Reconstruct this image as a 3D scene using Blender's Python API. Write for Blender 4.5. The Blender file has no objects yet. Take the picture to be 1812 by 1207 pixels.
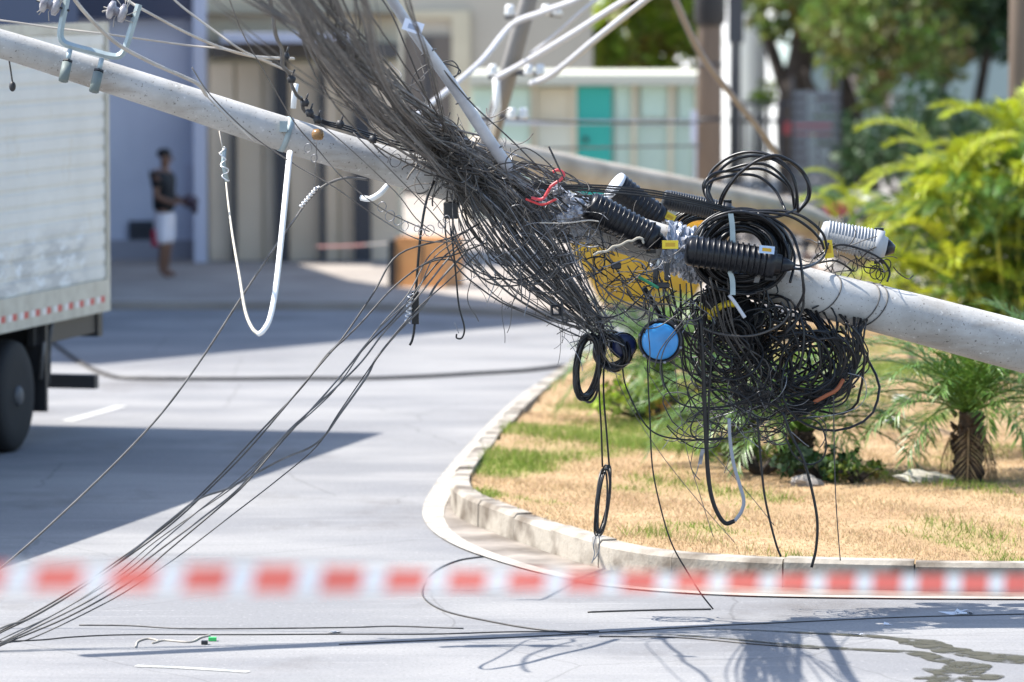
import bpy, math, random
import numpy as np
from mathutils import Vector, Matrix, noise as mnoise

random.seed(7); np.random.seed(7)
SC = bpy.context.scene
COL = SC.collection

# ------------------------------------------------------------------ camera
W_PX, H_PX, F_PX, CX, CY = 1812.0, 1207.0, 8500.0, 906.0, 603.5
CAM_H = 4.2
PITCH = math.atan(640.0 / F_PX)
cam_data = bpy.data.cameras.new('camera')
cam = bpy.data.objects.new('camera', cam_data)
COL.objects.link(cam)
cam.location = (0, 0, CAM_H)
cam.rotation_euler = (math.radians(90) - PITCH, 0, 0)
cam_data.sensor_width = 36.0
cam_data.lens = F_PX / W_PX * 36.0
cam_data.clip_start = 0.5
cam_data.clip_end = 3000
cam_data.dof.use_dof = True
cam_data.dof.focus_distance = 31.75
cam_data.dof.aperture_fstop = 1.6
cam_data.dof.aperture_blades = 9
SC.camera = cam

# ------------------------------------------------------------------ sun and sky
SH = (0.68, -0.15)                        # ground shadow offset per metre of height
sun_dir = Vector((-SH[0], -SH[1], 1.0)).normalized()
world = bpy.data.worlds.new('World'); SC.world = world
world.use_nodes = True
wn = world.node_tree
bg = wn.nodes['Background']
sky = wn.nodes.new('ShaderNodeTexSky')
sky.sky_type = 'NISHITA'; sky.sun_disc = False
sky.sun_elevation = math.asin(sun_dir.z)
sky.sun_rotation = math.atan2(sun_dir.x, sun_dir.y)
sky.air_density = 1.0; sky.dust_density = 1.0; sky.ozone_density = 1.0
wn.links.new(sky.outputs[0], bg.inputs['Color'])
bg.inputs['Strength'].default_value = 0.15
sd = bpy.data.lights.new('sun', 'SUN'); sd.energy = 4.4; sd.angle = math.radians(0.42); sd.color = (1.0, 0.955, 0.88)
sun = bpy.data.objects.new('sun', sd); COL.objects.link(sun)
sun.location = (0, 0, 40)
sun.rotation_euler = sun_dir.to_track_quat('Z', 'Y').to_euler()
SC.view_settings.view_transform = 'Standard'
SC.view_settings.look = 'None'
SC.view_settings.gamma = 1.0
SC.view_settings.use_curve_mapping = False
SC.view_settings.exposure = 1.22
SC.cycles.max_bounces = 6
SC.cycles.transparent_max_bounces = 8

# ------------------------------------------------------------------ projection helpers: photo pixel -> world
SP, CP = math.sin(PITCH), math.cos(PITCH)
def ray(px, py):
    u, v = (px - CX) / F_PX, -(py - CY) / F_PX
    return (u, CP + v * SP, -SP + v * CP)
def P(px, py, Y):
    r = ray(px, py); t = Y / r[1]
    return (r[0] * t, Y, CAM_H + r[2] * t)
def G(px, py, z=0.0):
    r = ray(px, py); t = (z - CAM_H) / r[2]
    return (r[0] * t, r[1] * t, z)
def YP(x): return 30.9 + 1.4 * x / 1812.0     # distance of the fallen pole

# ------------------------------------------------------------------ materials
MATS = {}
def mat(name, col, rough=0.7, metal=0.0, col2=None, scale=4.0, detail=4.0, bump=0.0, bump_scale=None, spec=0.5,
        lo=0.35, hi=0.65, stretch=None, island=0.0, transl=0.0, coat=0.0, alpha=None):
    if name in MATS: return MATS[name]
    m = bpy.data.materials.new(name); m.use_nodes = True
    nt = m.node_tree; N = nt.nodes; L = nt.links
    b = N['Principled BSDF']
    b.inputs['Roughness'].default_value = rough
    b.inputs['Metallic'].default_value = metal
    b.inputs['Specular IOR Level'].default_value = spec
    b.inputs['Coat Weight'].default_value = coat
    c1 = (*col, 1)
    b.inputs['Base Color'].default_value = c1
    tc = None
    def coords():
        nonlocal tc
        if tc is None:
            t = N.new('ShaderNodeTexCoord'); mp = N.new('ShaderNodeMapping')
            L.new(t.outputs['Object'], mp.inputs[0])
            if stretch: mp.inputs['Scale'].default_value = stretch
            tc = mp
        return tc.outputs[0]
    cur = None
    if col2 is not None:
        n = N.new('ShaderNodeTexNoise'); n.inputs['Scale'].default_value = scale; n.inputs['Detail'].default_value = detail
        L.new(coords(), n.inputs['Vector'])
        r = N.new('ShaderNodeMapRange'); r.inputs['From Min'].default_value = lo; r.inputs['From Max'].default_value = hi
        L.new(n.outputs['Fac'], r.inputs['Value'])
        mx = N.new('ShaderNodeMix'); mx.data_type = 'RGBA'
        mx.inputs['A'].default_value = c1; mx.inputs['B'].default_value = (*col2, 1)
        L.new(r.outputs[0], mx.inputs['Factor'])
        cur = mx.outputs['Result']
    if island > 0:
        g = N.new('ShaderNodeNewGeometry')
        r = N.new('ShaderNodeMapRange'); r.inputs['To Min'].default_value = 1 - island; r.inputs['To Max'].default_value = 1 + island
        L.new(g.outputs['Random Per Island'], r.inputs['Value'])
        h = N.new('ShaderNodeHueSaturation')
        L.new(r.outputs[0], h.inputs['Value'])
        r2 = N.new('ShaderNodeMapRange'); r2.inputs['To Min'].default_value = 0.5 - 0.05 * island; r2.inputs['To Max'].default_value = 0.5 + 0.06 * island
        ml = N.new('ShaderNodeMath'); ml.operation = 'FRACT'
        m7 = N.new('ShaderNodeMath'); m7.operation = 'MULTIPLY'; m7.inputs[1].default_value = 7.31
        L.new(g.outputs['Random Per Island'], m7.inputs[0]); L.new(m7.outputs[0], ml.inputs[0]); L.new(ml.outputs[0], r2.inputs['Value'])
        L.new(r2.outputs[0], h.inputs['Hue'])
        if cur: L.new(cur, h.inputs['Color'])
        else: h.inputs['Color'].default_value = c1
        cur = h.outputs[0]
    if cur: L.new(cur, b.inputs['Base Color'])
    if bump > 0:
        n = N.new('ShaderNodeTexNoise'); n.inputs['Scale'].default_value = bump_scale or scale * 6; n.inputs['Detail'].default_value = 5
        L.new(coords(), n.inputs['Vector'])
        bp = N.new('ShaderNodeBump'); bp.inputs['Strength'].default_value = bump; bp.inputs['Distance'].default_value = 0.01
        L.new(n.outputs['Fac'], bp.inputs['Height']); L.new(bp.outputs[0], b.inputs['Normal'])
    if transl > 0:
        t = N.new('ShaderNodeBsdfTranslucent'); ms = N.new('ShaderNodeMixShader'); ms.inputs[0].default_value = transl
        if cur: L.new(cur, t.inputs['Color'])
        else: t.inputs['Color'].default_value = c1
        out = N['Material Output']
        L.new(b.outputs[0], ms.inputs[1]); L.new(t.outputs[0], ms.inputs[2]); L.new(ms.outputs[0], out.inputs['Surface'])
    MATS[name] = m
    return m

def C(*v):                                    # sRGB 0..255 -> linear
    return tuple(((x / 255.0) / 12.92 if x / 255.0 <= 0.04045 else ((x / 255.0 + 0.055) / 1.055) ** 2.4) for x in v)

# ------------------------------------------------------------------ mesh helpers
def catmull(pts, n=6, closed=False):
    p = np.array(pts, float)
    if len(p) < 3: 
        t = np.linspace(0, 1, n + 1)[:, None]
        return p[0] * (1 - t) + p[-1] * t
    if closed: q = np.vstack([p[-1], p, p[0], p[1]])
    else: q = np.vstack([2 * p[0] - p[1], p, 2 * p[-1] - p[-2]])
    out = []
    t = np.linspace(0, 1, n, endpoint=False)[:, None]
    for i in range(1, len(q) - 2):
        a, b, c, d = q[i - 1], q[i], q[i + 1], q[i + 2]
        out.append(0.5 * ((2 * b) + (-a + c) * t + (2 * a - 5 * b + 4 * c - d) * t ** 2 + (-a + 3 * b - 3 * c + d) * t ** 3))
    if not closed: out.append(q[-2][None, :])
    return np.vstack(out)

class MB:
    def __init__(s): s.v = []; s.f = []; s.n = 0; s.mi = []
    def add(s, v, f, mi=0):
        v = np.asarray(v, float)
        s.v.append(v); s.f += [tuple(int(i) + s.n for i in q) for q in f]; s.mi += [mi] * len(f); s.n += len(v)
    def box(s, lo, hi, mi=0, M=None):
        x0, y0, z0 = lo; x1, y1, z1 = hi
        v = np.array([(x0,y0,z0),(x1,y0,z0),(x1,y1,z0),(x0,y1,z0),(x0,y0,z1),(x1,y0,z1),(x1,y1,z1),(x0,y1,z1)], float)
        if M is not None: v = np.array([M @ Vector(p) for p in v])
        s.add(v, [(0,3,2,1),(4,5,6,7),(0,1,5,4),(1,2,6,5),(2,3,7,6),(3,0,4,7)], mi)
    def prism(s, poly, z0, z1, mi=0):        # poly: xy counter-clockwise
        n = len(poly)
        v = [(x, y, z0) for x, y in poly] + [(x, y, z1) for x, y in poly]
        s.add(v, [tuple(range(n))[::-1], tuple(range(n, 2 * n))] + [(i, (i + 1) % n, n + (i + 1) % n, n + i) for i in range(n)], mi)
    def tube(s, pts, r, sides=6, caps=True, closed=False, mi=0):
        p = np.asarray(pts, float); n = len(p)
        r = np.broadcast_to(np.asarray(r, float), (n,))
        if closed: t = np.roll(p, -1, 0) - np.roll(p, 1, 0)
        else: t = np.gradient(p, axis=0)
        t /= np.maximum(np.linalg.norm(t, axis=1), 1e-9)[:, None]
        u = np.cross(t[0], (0, 0, 1.0))
        if np.linalg.norm(u) < 1e-3: u = np.cross(t[0], (1.0, 0, 0))
        U = np.zeros_like(p)
        for i in range(n):
            u = u - t[i] * np.dot(u, t[i]); l = math.sqrt(u @ u)
            u = u / l if l > 1e-9 else np.array((1.0, 0, 0)); U[i] = u
        V = np.cross(t, U)
        a = np.arange(sides) * 2 * math.pi / sides
        ring = p[:, None, :] + r[:, None, None] * (np.cos(a)[None, :, None] * U[:, None, :] + np.sin(a)[None, :, None] * V[:, None, :])
        i = np.arange(n if closed else n - 1)[:, None]; j = np.arange(sides)[None, :]
        i2 = (i + 1) % n; j2 = (j + 1) % sides
        f = np.stack([i * sides + j, i * sides + j2, i2 * sides + j2, i2 * sides + j], -1).reshape(-1, 4).tolist()
        if caps and not closed: f += [list(range(sides))[::-1], [(n - 1) * sides + k for k in range(sides)]]
        s.add(ring.reshape(-1, 3), f, mi)
    def lathe(s, a, b, prof, sides=16, mi=0):   # profile of (fraction along a->b, radius)
        a = np.array(a, float); b = np.array(b, float)
        ax = (b - a); L = np.linalg.norm(ax); ax /= L
        u = np.cross(ax, (0, 0, 1.0)); 
        if np.linalg.norm(u) < 1e-3: u = np.array((1.0, 0, 0))
        u /= np.linalg.norm(u); v = np.cross(ax, u)
        ang = np.arange(sides) * 2 * math.pi / sides
        V = []
        for t, r in prof:
            c = a + ax * L * t
            V.append(c + r * (np.cos(ang)[:, None] * u + np.sin(ang)[:, None] * v))
        n = len(prof); V = np.vstack(V); f = []
        for i in range(n - 1):
            for k in range(sides):
                f.append((i * sides + k, i * sides + (k + 1) % sides, (i + 1) * sides + (k + 1) % sides, (i + 1) * sides + k))
        f += [tuple(range(sides))[::-1], tuple((n - 1) * sides + k for k in range(sides))]
        s.add(V, f, mi)
    def ball(s, c, r, seg=10, rings=7, sc=(1, 1, 1), mi=0):
        V = []; f = []
        for i in range(rings + 1):
            th = math.pi * i / rings
            for k in range(seg):
                ph = 2 * math.pi * k / seg
                V.append((c[0] + r * sc[0] * math.sin(th) * math.cos(ph), c[1] + r * sc[1] * math.sin(th) * math.sin(ph), c[2] + r * sc[2] * math.cos(th)))
        for i in range(rings):
            for k in range(seg):
                f.append((i * seg + k, (i + 1) * seg + k, (i + 1) * seg + (k + 1) % seg, i * seg + (k + 1) % seg))
        s.add(V, f, mi)
    def build(s, name, mats, parent=None, world=True, smooth=True, origin=None):
        v = np.vstack(s.v)
        if parent is not None and world:
            q = parent
            while q is not None: v = v - np.array(q.location); q = q.parent
        loc = None
        if parent is None and world:
            loc = np.array(origin) if origin is not None else np.array([(v[:, 0].min() + v[:, 0].max()) / 2, (v[:, 1].min() + v[:, 1].max()) / 2, v[:, 2].min()])
            v = v - loc
        me = bpy.data.meshes.new(name)
        me.from_pydata(v.tolist(), [], s.f)
        if not isinstance(mats, (list, tuple)): mats = [mats]
        for m in mats: me.materials.append(m)
        if len(mats) > 1: me.polygons.foreach_set('material_index', s.mi)
        if smooth: me.polygons.foreach_set('use_smooth', [True] * len(me.polygons))
        me.update()
        o = bpy.data.objects.new(name, me); COL.objects.link(o)
        if parent is not None: o.parent = parent
        if loc is not None: o.location = loc
        return o

def tag(o, label=None, cat=None, group=None, kind=None):
    if label: o['label'] = label
    if cat: o['category'] = cat
    if group: o['group'] = group
    if kind: o['kind'] = kind
    return o
def empty(name, loc, rz=0.0, label=None, cat=None, group=None, kind=None):
    o = bpy.data.objects.new(name, None); COL.objects.link(o)
    o.location = loc; o.rotation_euler = (0, 0, rz); o.empty_display_size = 0.2
    return tag(o, label, cat, group, kind)
def copy_tree(o, parent=None):
    c = o.copy(); COL.objects.link(c); c.parent = parent
    for ch in list(o.children): copy_tree(ch, c)
    return c

# ------------------------------------------------------------------ shared materials
M_CON = mat('weathered_concrete', C(188, 166, 160), 0.85, col2=C(128, 124, 116), scale=3.2, detail=8, bump=0.35, bump_scale=60, lo=0.3, hi=0.75)
M_BLK = mat('black_rubber', (0.008, 0.008, 0.009), 0.34, spec=0.4)
M_BLK2 = mat('dusty_black_rubber', (0.035, 0.033, 0.032), 0.5, col2=(0.07, 0.063, 0.056), scale=8)
M_PLAS = mat('black_plastic', (0.006, 0.007, 0.01), 0.33, spec=0.35)
M_BRN = mat('dirty_cable', (0.09, 0.078, 0.068), 0.75, col2=(0.18, 0.16, 0.14), scale=6)
M_GRY = mat('grey_cable', (0.16, 0.15, 0.14), 0.6, col2=(0.08, 0.075, 0.07), scale=9)
M_STEEL = mat('steel_strand', (0.33, 0.33, 0.34), 0.45, metal=0.6, col2=(0.15, 0.15, 0.16), scale=20)
M_PALE = mat('pale_cable', (0.5, 0.45, 0.38), 0.6, col2=(0.36, 0.32, 0.27), scale=5)
M_WHT = mat('white_pipe', (0.75, 0.75, 0.73), 0.4)
M_GALV = mat('galvanised_steel', (0.36, 0.43, 0.44), 0.55, metal=0.35, col2=(0.27, 0.33, 0.34), scale=9)
M_YEL = mat('yellow_tag', (0.75, 0.55, 0.03), 0.5)
M_RED = mat('red_plastic', (0.6, 0.05, 0.05), 0.5)
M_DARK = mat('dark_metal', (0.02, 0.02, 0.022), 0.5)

# ================================================================== SETTING
def sheet(name, pts, z, m, kind='structure', t=None):
    b = MB(); b.add([(x, y, z) for x, y in pts], [tuple(range(len(pts)))])
    o = b.build(name, m, smooth=False); tag(o, kind=kind); return o

# ground: one sheet to the horizon
M_GROUND = mat('pale_worn_paving', (0.21, 0.2, 0.19), 0.9, col2=(0.3, 0.28, 0.26), scale=0.25, detail=6)
sheet('ground', [(-900, -60), (900, -60), (900, 1800), (-900, 1800)], -0.03, M_GROUND)

# asphalt: patches, streaks along the traffic direction, fine aggregate, faint cracks
M_ASPH = bpy.data.materials.new('old_asphalt'); M_ASPH.use_nodes = True
def asphalt(m):
    N = m.node_tree.nodes; L = m.node_tree.links; b = N['Principled BSDF']
    tc = N.new('ShaderNodeTexCoord')
    def noise(scale, detail, st=(1, 1, 1), rot=0.0, rough=0.5):
        mp = N.new('ShaderNodeMapping'); mp.inputs['Scale'].default_value = st; mp.inputs['Rotation'].default_value = (0, 0, rot)
        L.new(tc.outputs['Object'], mp.inputs[0])
        n = N.new('ShaderNodeTexNoise'); n.inputs['Scale'].default_value = scale; n.inputs['Detail'].default_value = detail
        n.inputs['Roughness'].default_value = rough
        L.new(mp.outputs[0], n.inputs['Vector']); return n.outputs['Fac']
    def rng(v, a, c):
        r = N.new('ShaderNodeMapRange'); r.inputs['From Min'].default_value = a; r.inputs['From Max'].default_value = c
        L.new(v, r.inputs['Value']); return r.outputs[0]
    def mix(f, a, c, k=1.0):
        mm = N.new('ShaderNodeMath'); mm.operation = 'MULTIPLY'; mm.inputs[1].default_value = k; L.new(f, mm.inputs[0])
        x = N.new('ShaderNodeMix'); x.data_type = 'RGBA'; L.new(mm.outputs[0], x.inputs['Factor'])
        for s_, v in (('A', a), ('B', c)):
            if isinstance(v, tuple): x.inputs[s_].default_value = (*v, 1)
            else: L.new(v, x.inputs[s_])
        return x.outputs['Result']
    c = mix(rng(noise(0.35, 5, (1, 2.0, 1), 0.1), 0.42, 0.6), (0.196, 0.196, 0.202), (0.262, 0.258, 0.256))
    c = mix(rng(noise(1.2, 6, (0.25, 2.6, 1), 0.14, 0.6), 0.55, 0.72), c, (0.15, 0.15, 0.155), 0.55)
    c = mix(rng(noise(2.0, 5, (0.2, 3.2, 1), -0.06, 0.6), 0.58, 0.7), c, (0.33, 0.325, 0.32), 0.5)
    c = mix(rng(noise(45, 3), 0.5, 0.75), c, (0.1, 0.1, 0.1), 0.45)
    c = mix(rng(noise(28, 2), 0.62, 0.72), c, (0.42, 0.41, 0.4), 0.35)
    # oil and tyre dirt patches, thin cracks
    c = mix(rng(noise(0.55, 7, (1, .6, 1), 0.5, 0.65), 0.56, 0.74), c, (0.12, 0.11, 0.105), 0.8)
    vo = N.new('ShaderNodeTexVoronoi'); vo.feature = 'DISTANCE_TO_EDGE'; vo.inputs['Scale'].default_value = 0.42
    wm = N.new('ShaderNodeMix'); wm.data_type = 'VECTOR'; wm.inputs['Factor'].default_value = 0.12
    nn = N.new('ShaderNodeTexNoise'); nn.inputs['Scale'].default_value = 2.2; nn.inputs['Detail'].default_value = 5; L.new(tc.outputs['Object'], nn.inputs['Vector'])
    L.new(tc.outputs['Object'], wm.inputs['A']); L.new(nn.outputs['Color'], wm.inputs['B']); L.new(wm.outputs['Result'], vo.inputs['Vector'])
    ck = N.new('ShaderNodeMapRange'); ck.inputs['From Min'].default_value = 0.0045; ck.inputs['From Max'].default_value = 0.0015; L.new(vo.outputs['Distance'], ck.inputs['Value'])
    c = mix(ck.outputs[0], c, (0.06, 0.058, 0.055), 0.28)
    L.new(c, b.inputs['Base Color']); b.inputs['Roughness'].default_value = 0.88
    b.inputs['Specular IOR Level'].default_value = 0.25
    bp = N.new('ShaderNodeBump'); bp.inputs['Strength'].default_value = 0.5; bp.inputs['Distance'].default_value = 0.006
    L.new(noise(60, 4), bp.inputs['Height']); L.new(bp.outputs[0], b.inputs['Normal'])
asphalt(M_ASPH)
sheet('road', [(-60, 6), (60, 6), (60, 58.8), (1.0, 59.0), (-1.9, 61.0), (-60, 63.5)], 0.0, M_ASPH)

# pavement in front of the buildings
M_PAVE = mat('warm_pavement', (0.25, 0.215, 0.185), 0.9, col2=(0.34, 0.3, 0.26), scale=0.9, detail=7, bump=0.3, bump_scale=30)
b = MB(); b.prism([(60, 58.82), (60, 92), (-60, 92), (-60, 63.52), (-1.9, 61.02), (1.0, 59.02)], -0.02, 0.1)
tag(b.build('pavement', M_PAVE, smooth=False), kind='structure')

# painted dashes on the road
M_PAINT = mat('worn_road_paint', (0.46, 0.45, 0.42), 0.8, col2=(0.28, 0.3, 0.29), scale=6, lo=0.45, hi=0.7)
def strip(name, cpts, w, z, m, kind='structure', n=8):
    p = catmull([(x, y, z) for x, y in cpts], n); t = np.gradient(p, axis=0); t /= np.linalg.norm(t, axis=1)[:, None]
    nn = np.stack([-t[:, 1], t[:, 0], np.zeros(len(t))], 1)
    ww = np.broadcast_to(np.asarray(w if np.isscalar(w) else np.interp(np.linspace(0, 1, len(p)), np.linspace(0, 1, len(w)), w), float), (len(p),))[:, None] / 2
    v = np.vstack([p - nn * ww, p + nn * ww]); k = len(p)
    b = MB(); b.add(v, [(i, i + 1, k + i + 1, k + i) for i in range(k - 1)])
    return tag(b.build(name, m, smooth=False), kind=kind)
def g2(*pp): return [G(x, y)[:2] for x, y in pp]
strip('road_marking', g2((118, 746), (215, 719)), 0.13, 0.004, M_PAINT)
strip('road_marking', g2((240, 1179), (330, 1183), (440, 1190)), 0.07, 0.004, M_PAINT)

# ---- traffic island
KF = [(1012, 668), (958, 706), (905, 752), (850, 812), (808, 868), (797, 893), (812, 917), (868, 942), (950, 972), (1050, 1004), (1150, 1024), (1300, 1036), (1500, 1044), (1812, 1048), (2300, 1046), (2900, 1040)]
LF = [(1004, 655), (940, 690), (880, 740), (812, 812), (768, 868), (752, 908), (768, 940), (812, 968), (880, 993), (960, 1016), (1060, 1036), (1200, 1050), (1400, 1058), (1812, 1062), (2300, 1062), (2900, 1062)]
kf = catmull([G(*p) for p in KF], 10); lf = catmull([G(*p) for p in LF], 10)
M_APRON = mat('stained_gutter_concrete', (0.12, 0.1, 0.08), 0.9, col2=(0.32, 0.28, 0.24), scale=2.4, detail=8, bump=0.4, bump_scale=40, lo=0.35, hi=0.7)
b = MB(); k = len(kf); b.add(np.vstack([lf + (0, 0, .006), kf + (0, 0, .006)]), [(i, k + i, k + i + 1, i + 1) for i in range(k - 1)])
tag(b.build('gutter', M_APRON, smooth=False), kind='structure')
M_LINE = mat('whitewashed_edge', (0.42, 0.39, 0.34), 0.85, col2=(0.24, 0.21, 0.18), scale=4, lo=0.4, hi=0.75)
t = np.gradient(lf, axis=0); t /= np.linalg.norm(t, axis=1)[:, None]; nn = np.stack([-t[:, 1], t[:, 0], 0 * t[:, 0]], 1)
wv = np.interp(np.arange(len(lf)), [0, 40, 60, 90, 160], [.17, .17, .13, .1, .09])[:, None]
b = MB(); k = len(lf); b.add(np.vstack([lf - nn * .02 + (0, 0, .012), lf + nn * wv + (0, 0, .012)]), [(i, i + 1, k + i + 1, k + i) for i in range(k - 1)])
tag(b.build('edge_line', M_LINE, smooth=False), kind='structure')

KH = 0.2
M_KERB = mat('kerb_stone', (0.36, 0.325, 0.275), 0.9, col2=(0.13, 0.105, 0.08), scale=3.4, detail=9, bump=0.7, bump_scale=24, lo=0.42, hi=0.66)
kerb = empty('kerb', tuple(kf[60]), label='pale weathered concrete kerb curving round the grassy traffic island', kind='structure')
seg = np.linalg.norm(np.diff(kf, axis=0), axis=1); cum = np.concatenate([[0], np.cumsum(seg)])
s0 = 0.0; rs = random.Random(3)
def kat(s):
    return np.array([np.interp(s, cum, kf[:, i]) for i in range(3)])
while s0 < cum[-1] - 0.3 and s0 < 34:
    ln = rs.uniform(0.72, 0.95)
    b = MB(); ns = 4; rows = []
    dz = rs.uniform(-.008, .008); off = rs.uniform(-.008, .008)
    for i in range(ns + 1):
        s = s0 + 0.006 + (ln - 0.012) * i / ns
        p = kat(s); tt = kat(s + .05) - kat(s - .05); tt /= np.linalg.norm(tt); n_ = np.array([-tt[1], tt[0], 0])
        for (w, h) in ((off, -.01), (off + .004, KH - .03 + dz), (off + .03, KH + dz), (off + .15, KH + dz), (off + .15, -.01)):
            rows.append(p + n_ * w + np.array([0, 0, h]))
    f = []
    for i in range(ns):
        for j in range(4): f.append((i * 5 + j, (i + 1) * 5 + j, (i + 1) * 5 + j + 1, i * 5 + j + 1))
    f += [(0, 1, 2, 3, 4), tuple(ns * 5 + j for j in (4, 3, 2, 1, 0))]
    b.add(rows, f); b.build('kerb_stone', M_KERB, kerb, smooth=False)
    s0 += ln

# ---- lawn
far = [G(x, y)[:2] for x, y in [(2900, 560), (1812, 588), (1400, 612), (1150, 634), (1030, 658)]]
poly = [tuple(p[:2]) for p in kf[::3]] + far
pa = np.array(poly)
def inside(x, y):
    c = np.zeros(np.shape(x), bool); n = len(pa)
    for i in range(n):
        x0, y0 = pa[i]; x1, y1 = pa[(i + 1) % n]
        if y0 == y1: continue
        c ^= ((y0 > y) != (y1 > y)) & (x < (x1 - x0) * (y - y0) / (y1 - y0) + x0)
    return c
kfd = np.array([kat(s_) for s_ in np.arange(0, min(cum[-1], 36), .12)])
def kdist(x, y):
    d = np.full(np.shape(x), 1e9)
    for p in kfd: d = np.minimum(d, np.hypot(x - p[0], y - p[1]))
    return d
_ph = np.random.RandomState(5).uniform(0, 6.28, 12)
def lawn_h(x, y):
    d = kdist(x, y)
    return 0.165 + 0.10 * np.clip(d / 2.5, 0, 1) + 0.02 * np.sin(x * 1.9 + _ph[0]) * np.sin(y * 1.1 + _ph[1]) + 0.008 * np.sin(x * 7 + _ph[2]) * np.sin(y * 5 + _ph[3])
def GL(px, py):
    z = .25
    for _ in range(4):
        p = G(px, py, z); z = float(lawn_h(np.array(p[0]), np.array(p[1])))
    return G(px, py, z)
GREEN = []
for (px, py, rx, ry) in [(1060, 775, 1.25, 2.2), (900, 820, 0.5, 1.3), (850, 870, 0.22, 0.7), (1000, 800, .9, .9), (1180, 720, 1.3, 3.0), (1250, 800, .6, 1.2), (1590, 665, 1.2, 1.6),
                         (1060, 962, .3, .2), (1420, 988, .35, .2), (1640, 995, .9, .16), (1790, 990, .4, .3), (1480, 850, .4, .4), (1330, 640, 1.3, 1.6)]:
    p = G(px, py, .2); GREEN.append((p[0], p[1], rx, ry))
def green(x, y):
    g = np.zeros(np.shape(x))
    for (cx, cy, rx, ry) in GREEN: g = np.maximum(g, 1.0 - ((x - cx) / rx) ** 2 - ((y - cy) / ry) ** 2)
    w = 0.35 * np.sin(x * 3.1 + _ph[4] + 1.3 * np.sin(y * 1.7)) + 0.3 * np.sin(y * 2.3 + _ph[5] + 1.1 * np.sin(x * 4.1)) + .2 * np.sin(x * 11 + y * 7)
    return np.clip(g + w * .8 - .18, 0, 1)
st = 0.12
xs = np.arange(pa[:, 0].min() - .2, 9.0, st); ys = np.arange(pa[:, 1].min() - .2, pa[:, 1].max() + .2, st)
X, Yg = np.meshgrid(xs, ys); Z = lawn_h(X, Yg)
ins = inside(X[:-1, :-1] + st / 2, Yg[:-1, :-1] + st / 2) & (kdist(X[:-1, :-1] + st / 2, Yg[:-1, :-1] + st / 2) > 0.15)
nx = len(xs)
idx = np.argwhere(ins)
faces = [(i * nx + j, i * nx + j + 1, (i + 1) * nx + j + 1, (i + 1) * nx + j) for i, j in idx]
me = bpy.data.meshes.new('lawn'); V = np.stack([X.ravel(), Yg.ravel(), Z.ravel()], 1)
used = np.zeros(len(V), bool); used[np.array(faces).ravel()] = True; remap = np.cumsum(used) - 1
me.from_pydata(V[used].tolist(), [], remap[np.array(faces)].tolist())
ca = me.color_attributes.new('grass_kind', 'FLOAT_COLOR', 'POINT')
gv = green(V[used][:, 0], V[used][:, 1]); ca.data.foreach_set('color', np.stack([gv, gv, gv, np.ones_like(gv)], 1).ravel())
me.polygons.foreach_set('use_smooth', [True] * len(me.polygons))
lawn = bpy.data.objects.new('lawn', me); COL.objects.link(lawn); tag(lawn, kind='structure')
m = bpy.data.materials.new('dry_lawn_soil'); m.use_nodes = True; me.materials.append(m)
N = m.node_tree.nodes; L = m.node_tree.links; bs = N['Principled BSDF']; bs.inputs['Roughness'].default_value = .95; bs.inputs['Specular IOR Level'].default_value = .1
at = N.new('ShaderNodeAttribute'); at.attribute_name = 'grass_kind'
tc = N.new('ShaderNodeTexCoord'); n1 = N.new('ShaderNodeTexNoise'); n1.inputs['Scale'].default_value = 1.6; n1.inputs['Detail'].default_value = 8
L.new(tc.outputs['Object'], n1.inputs['Vector'])
n2 = N.new('ShaderNodeTexNoise'); n2.inputs['Scale'].default_value = 22; n2.inputs['Detail'].default_value = 4; L.new(tc.outputs['Object'], n2.inputs['Vector'])
def mixn(f, a, c):
    x = N.new('ShaderNodeMix'); x.data_type = 'RGBA'; L.new(f, x.inputs['Factor'])
    for s_, v in (('A', a), ('B', c)):
        if isinstance(v, tuple): x.inputs[s_].default_value = (*v, 1)
        else: L.new(v, x.inputs[s_])
    return x.outputs['Result']
def rngn(v, a, c):
    r = N.new('ShaderNodeMapRange'); r.inputs['From Min'].default_value = a; r.inputs['From Max'].default_value = c; L.new(v, r.inputs['Value']); return r.outputs[0]
tan = mixn(rngn(n1.outputs['Fac'], .35, .65), (0.42, 0.3, 0.175), (0.33, 0.22, 0.125))
tan = mixn(rngn(n2.outputs['Fac'], .5, .75), tan, (0.2, 0.12, 0.06))
cc = mixn(at.outputs['Fac'], tan, (0.2, 0.2, 0.06))
L.new(cc, bs.inputs['Base Color'])

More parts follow.
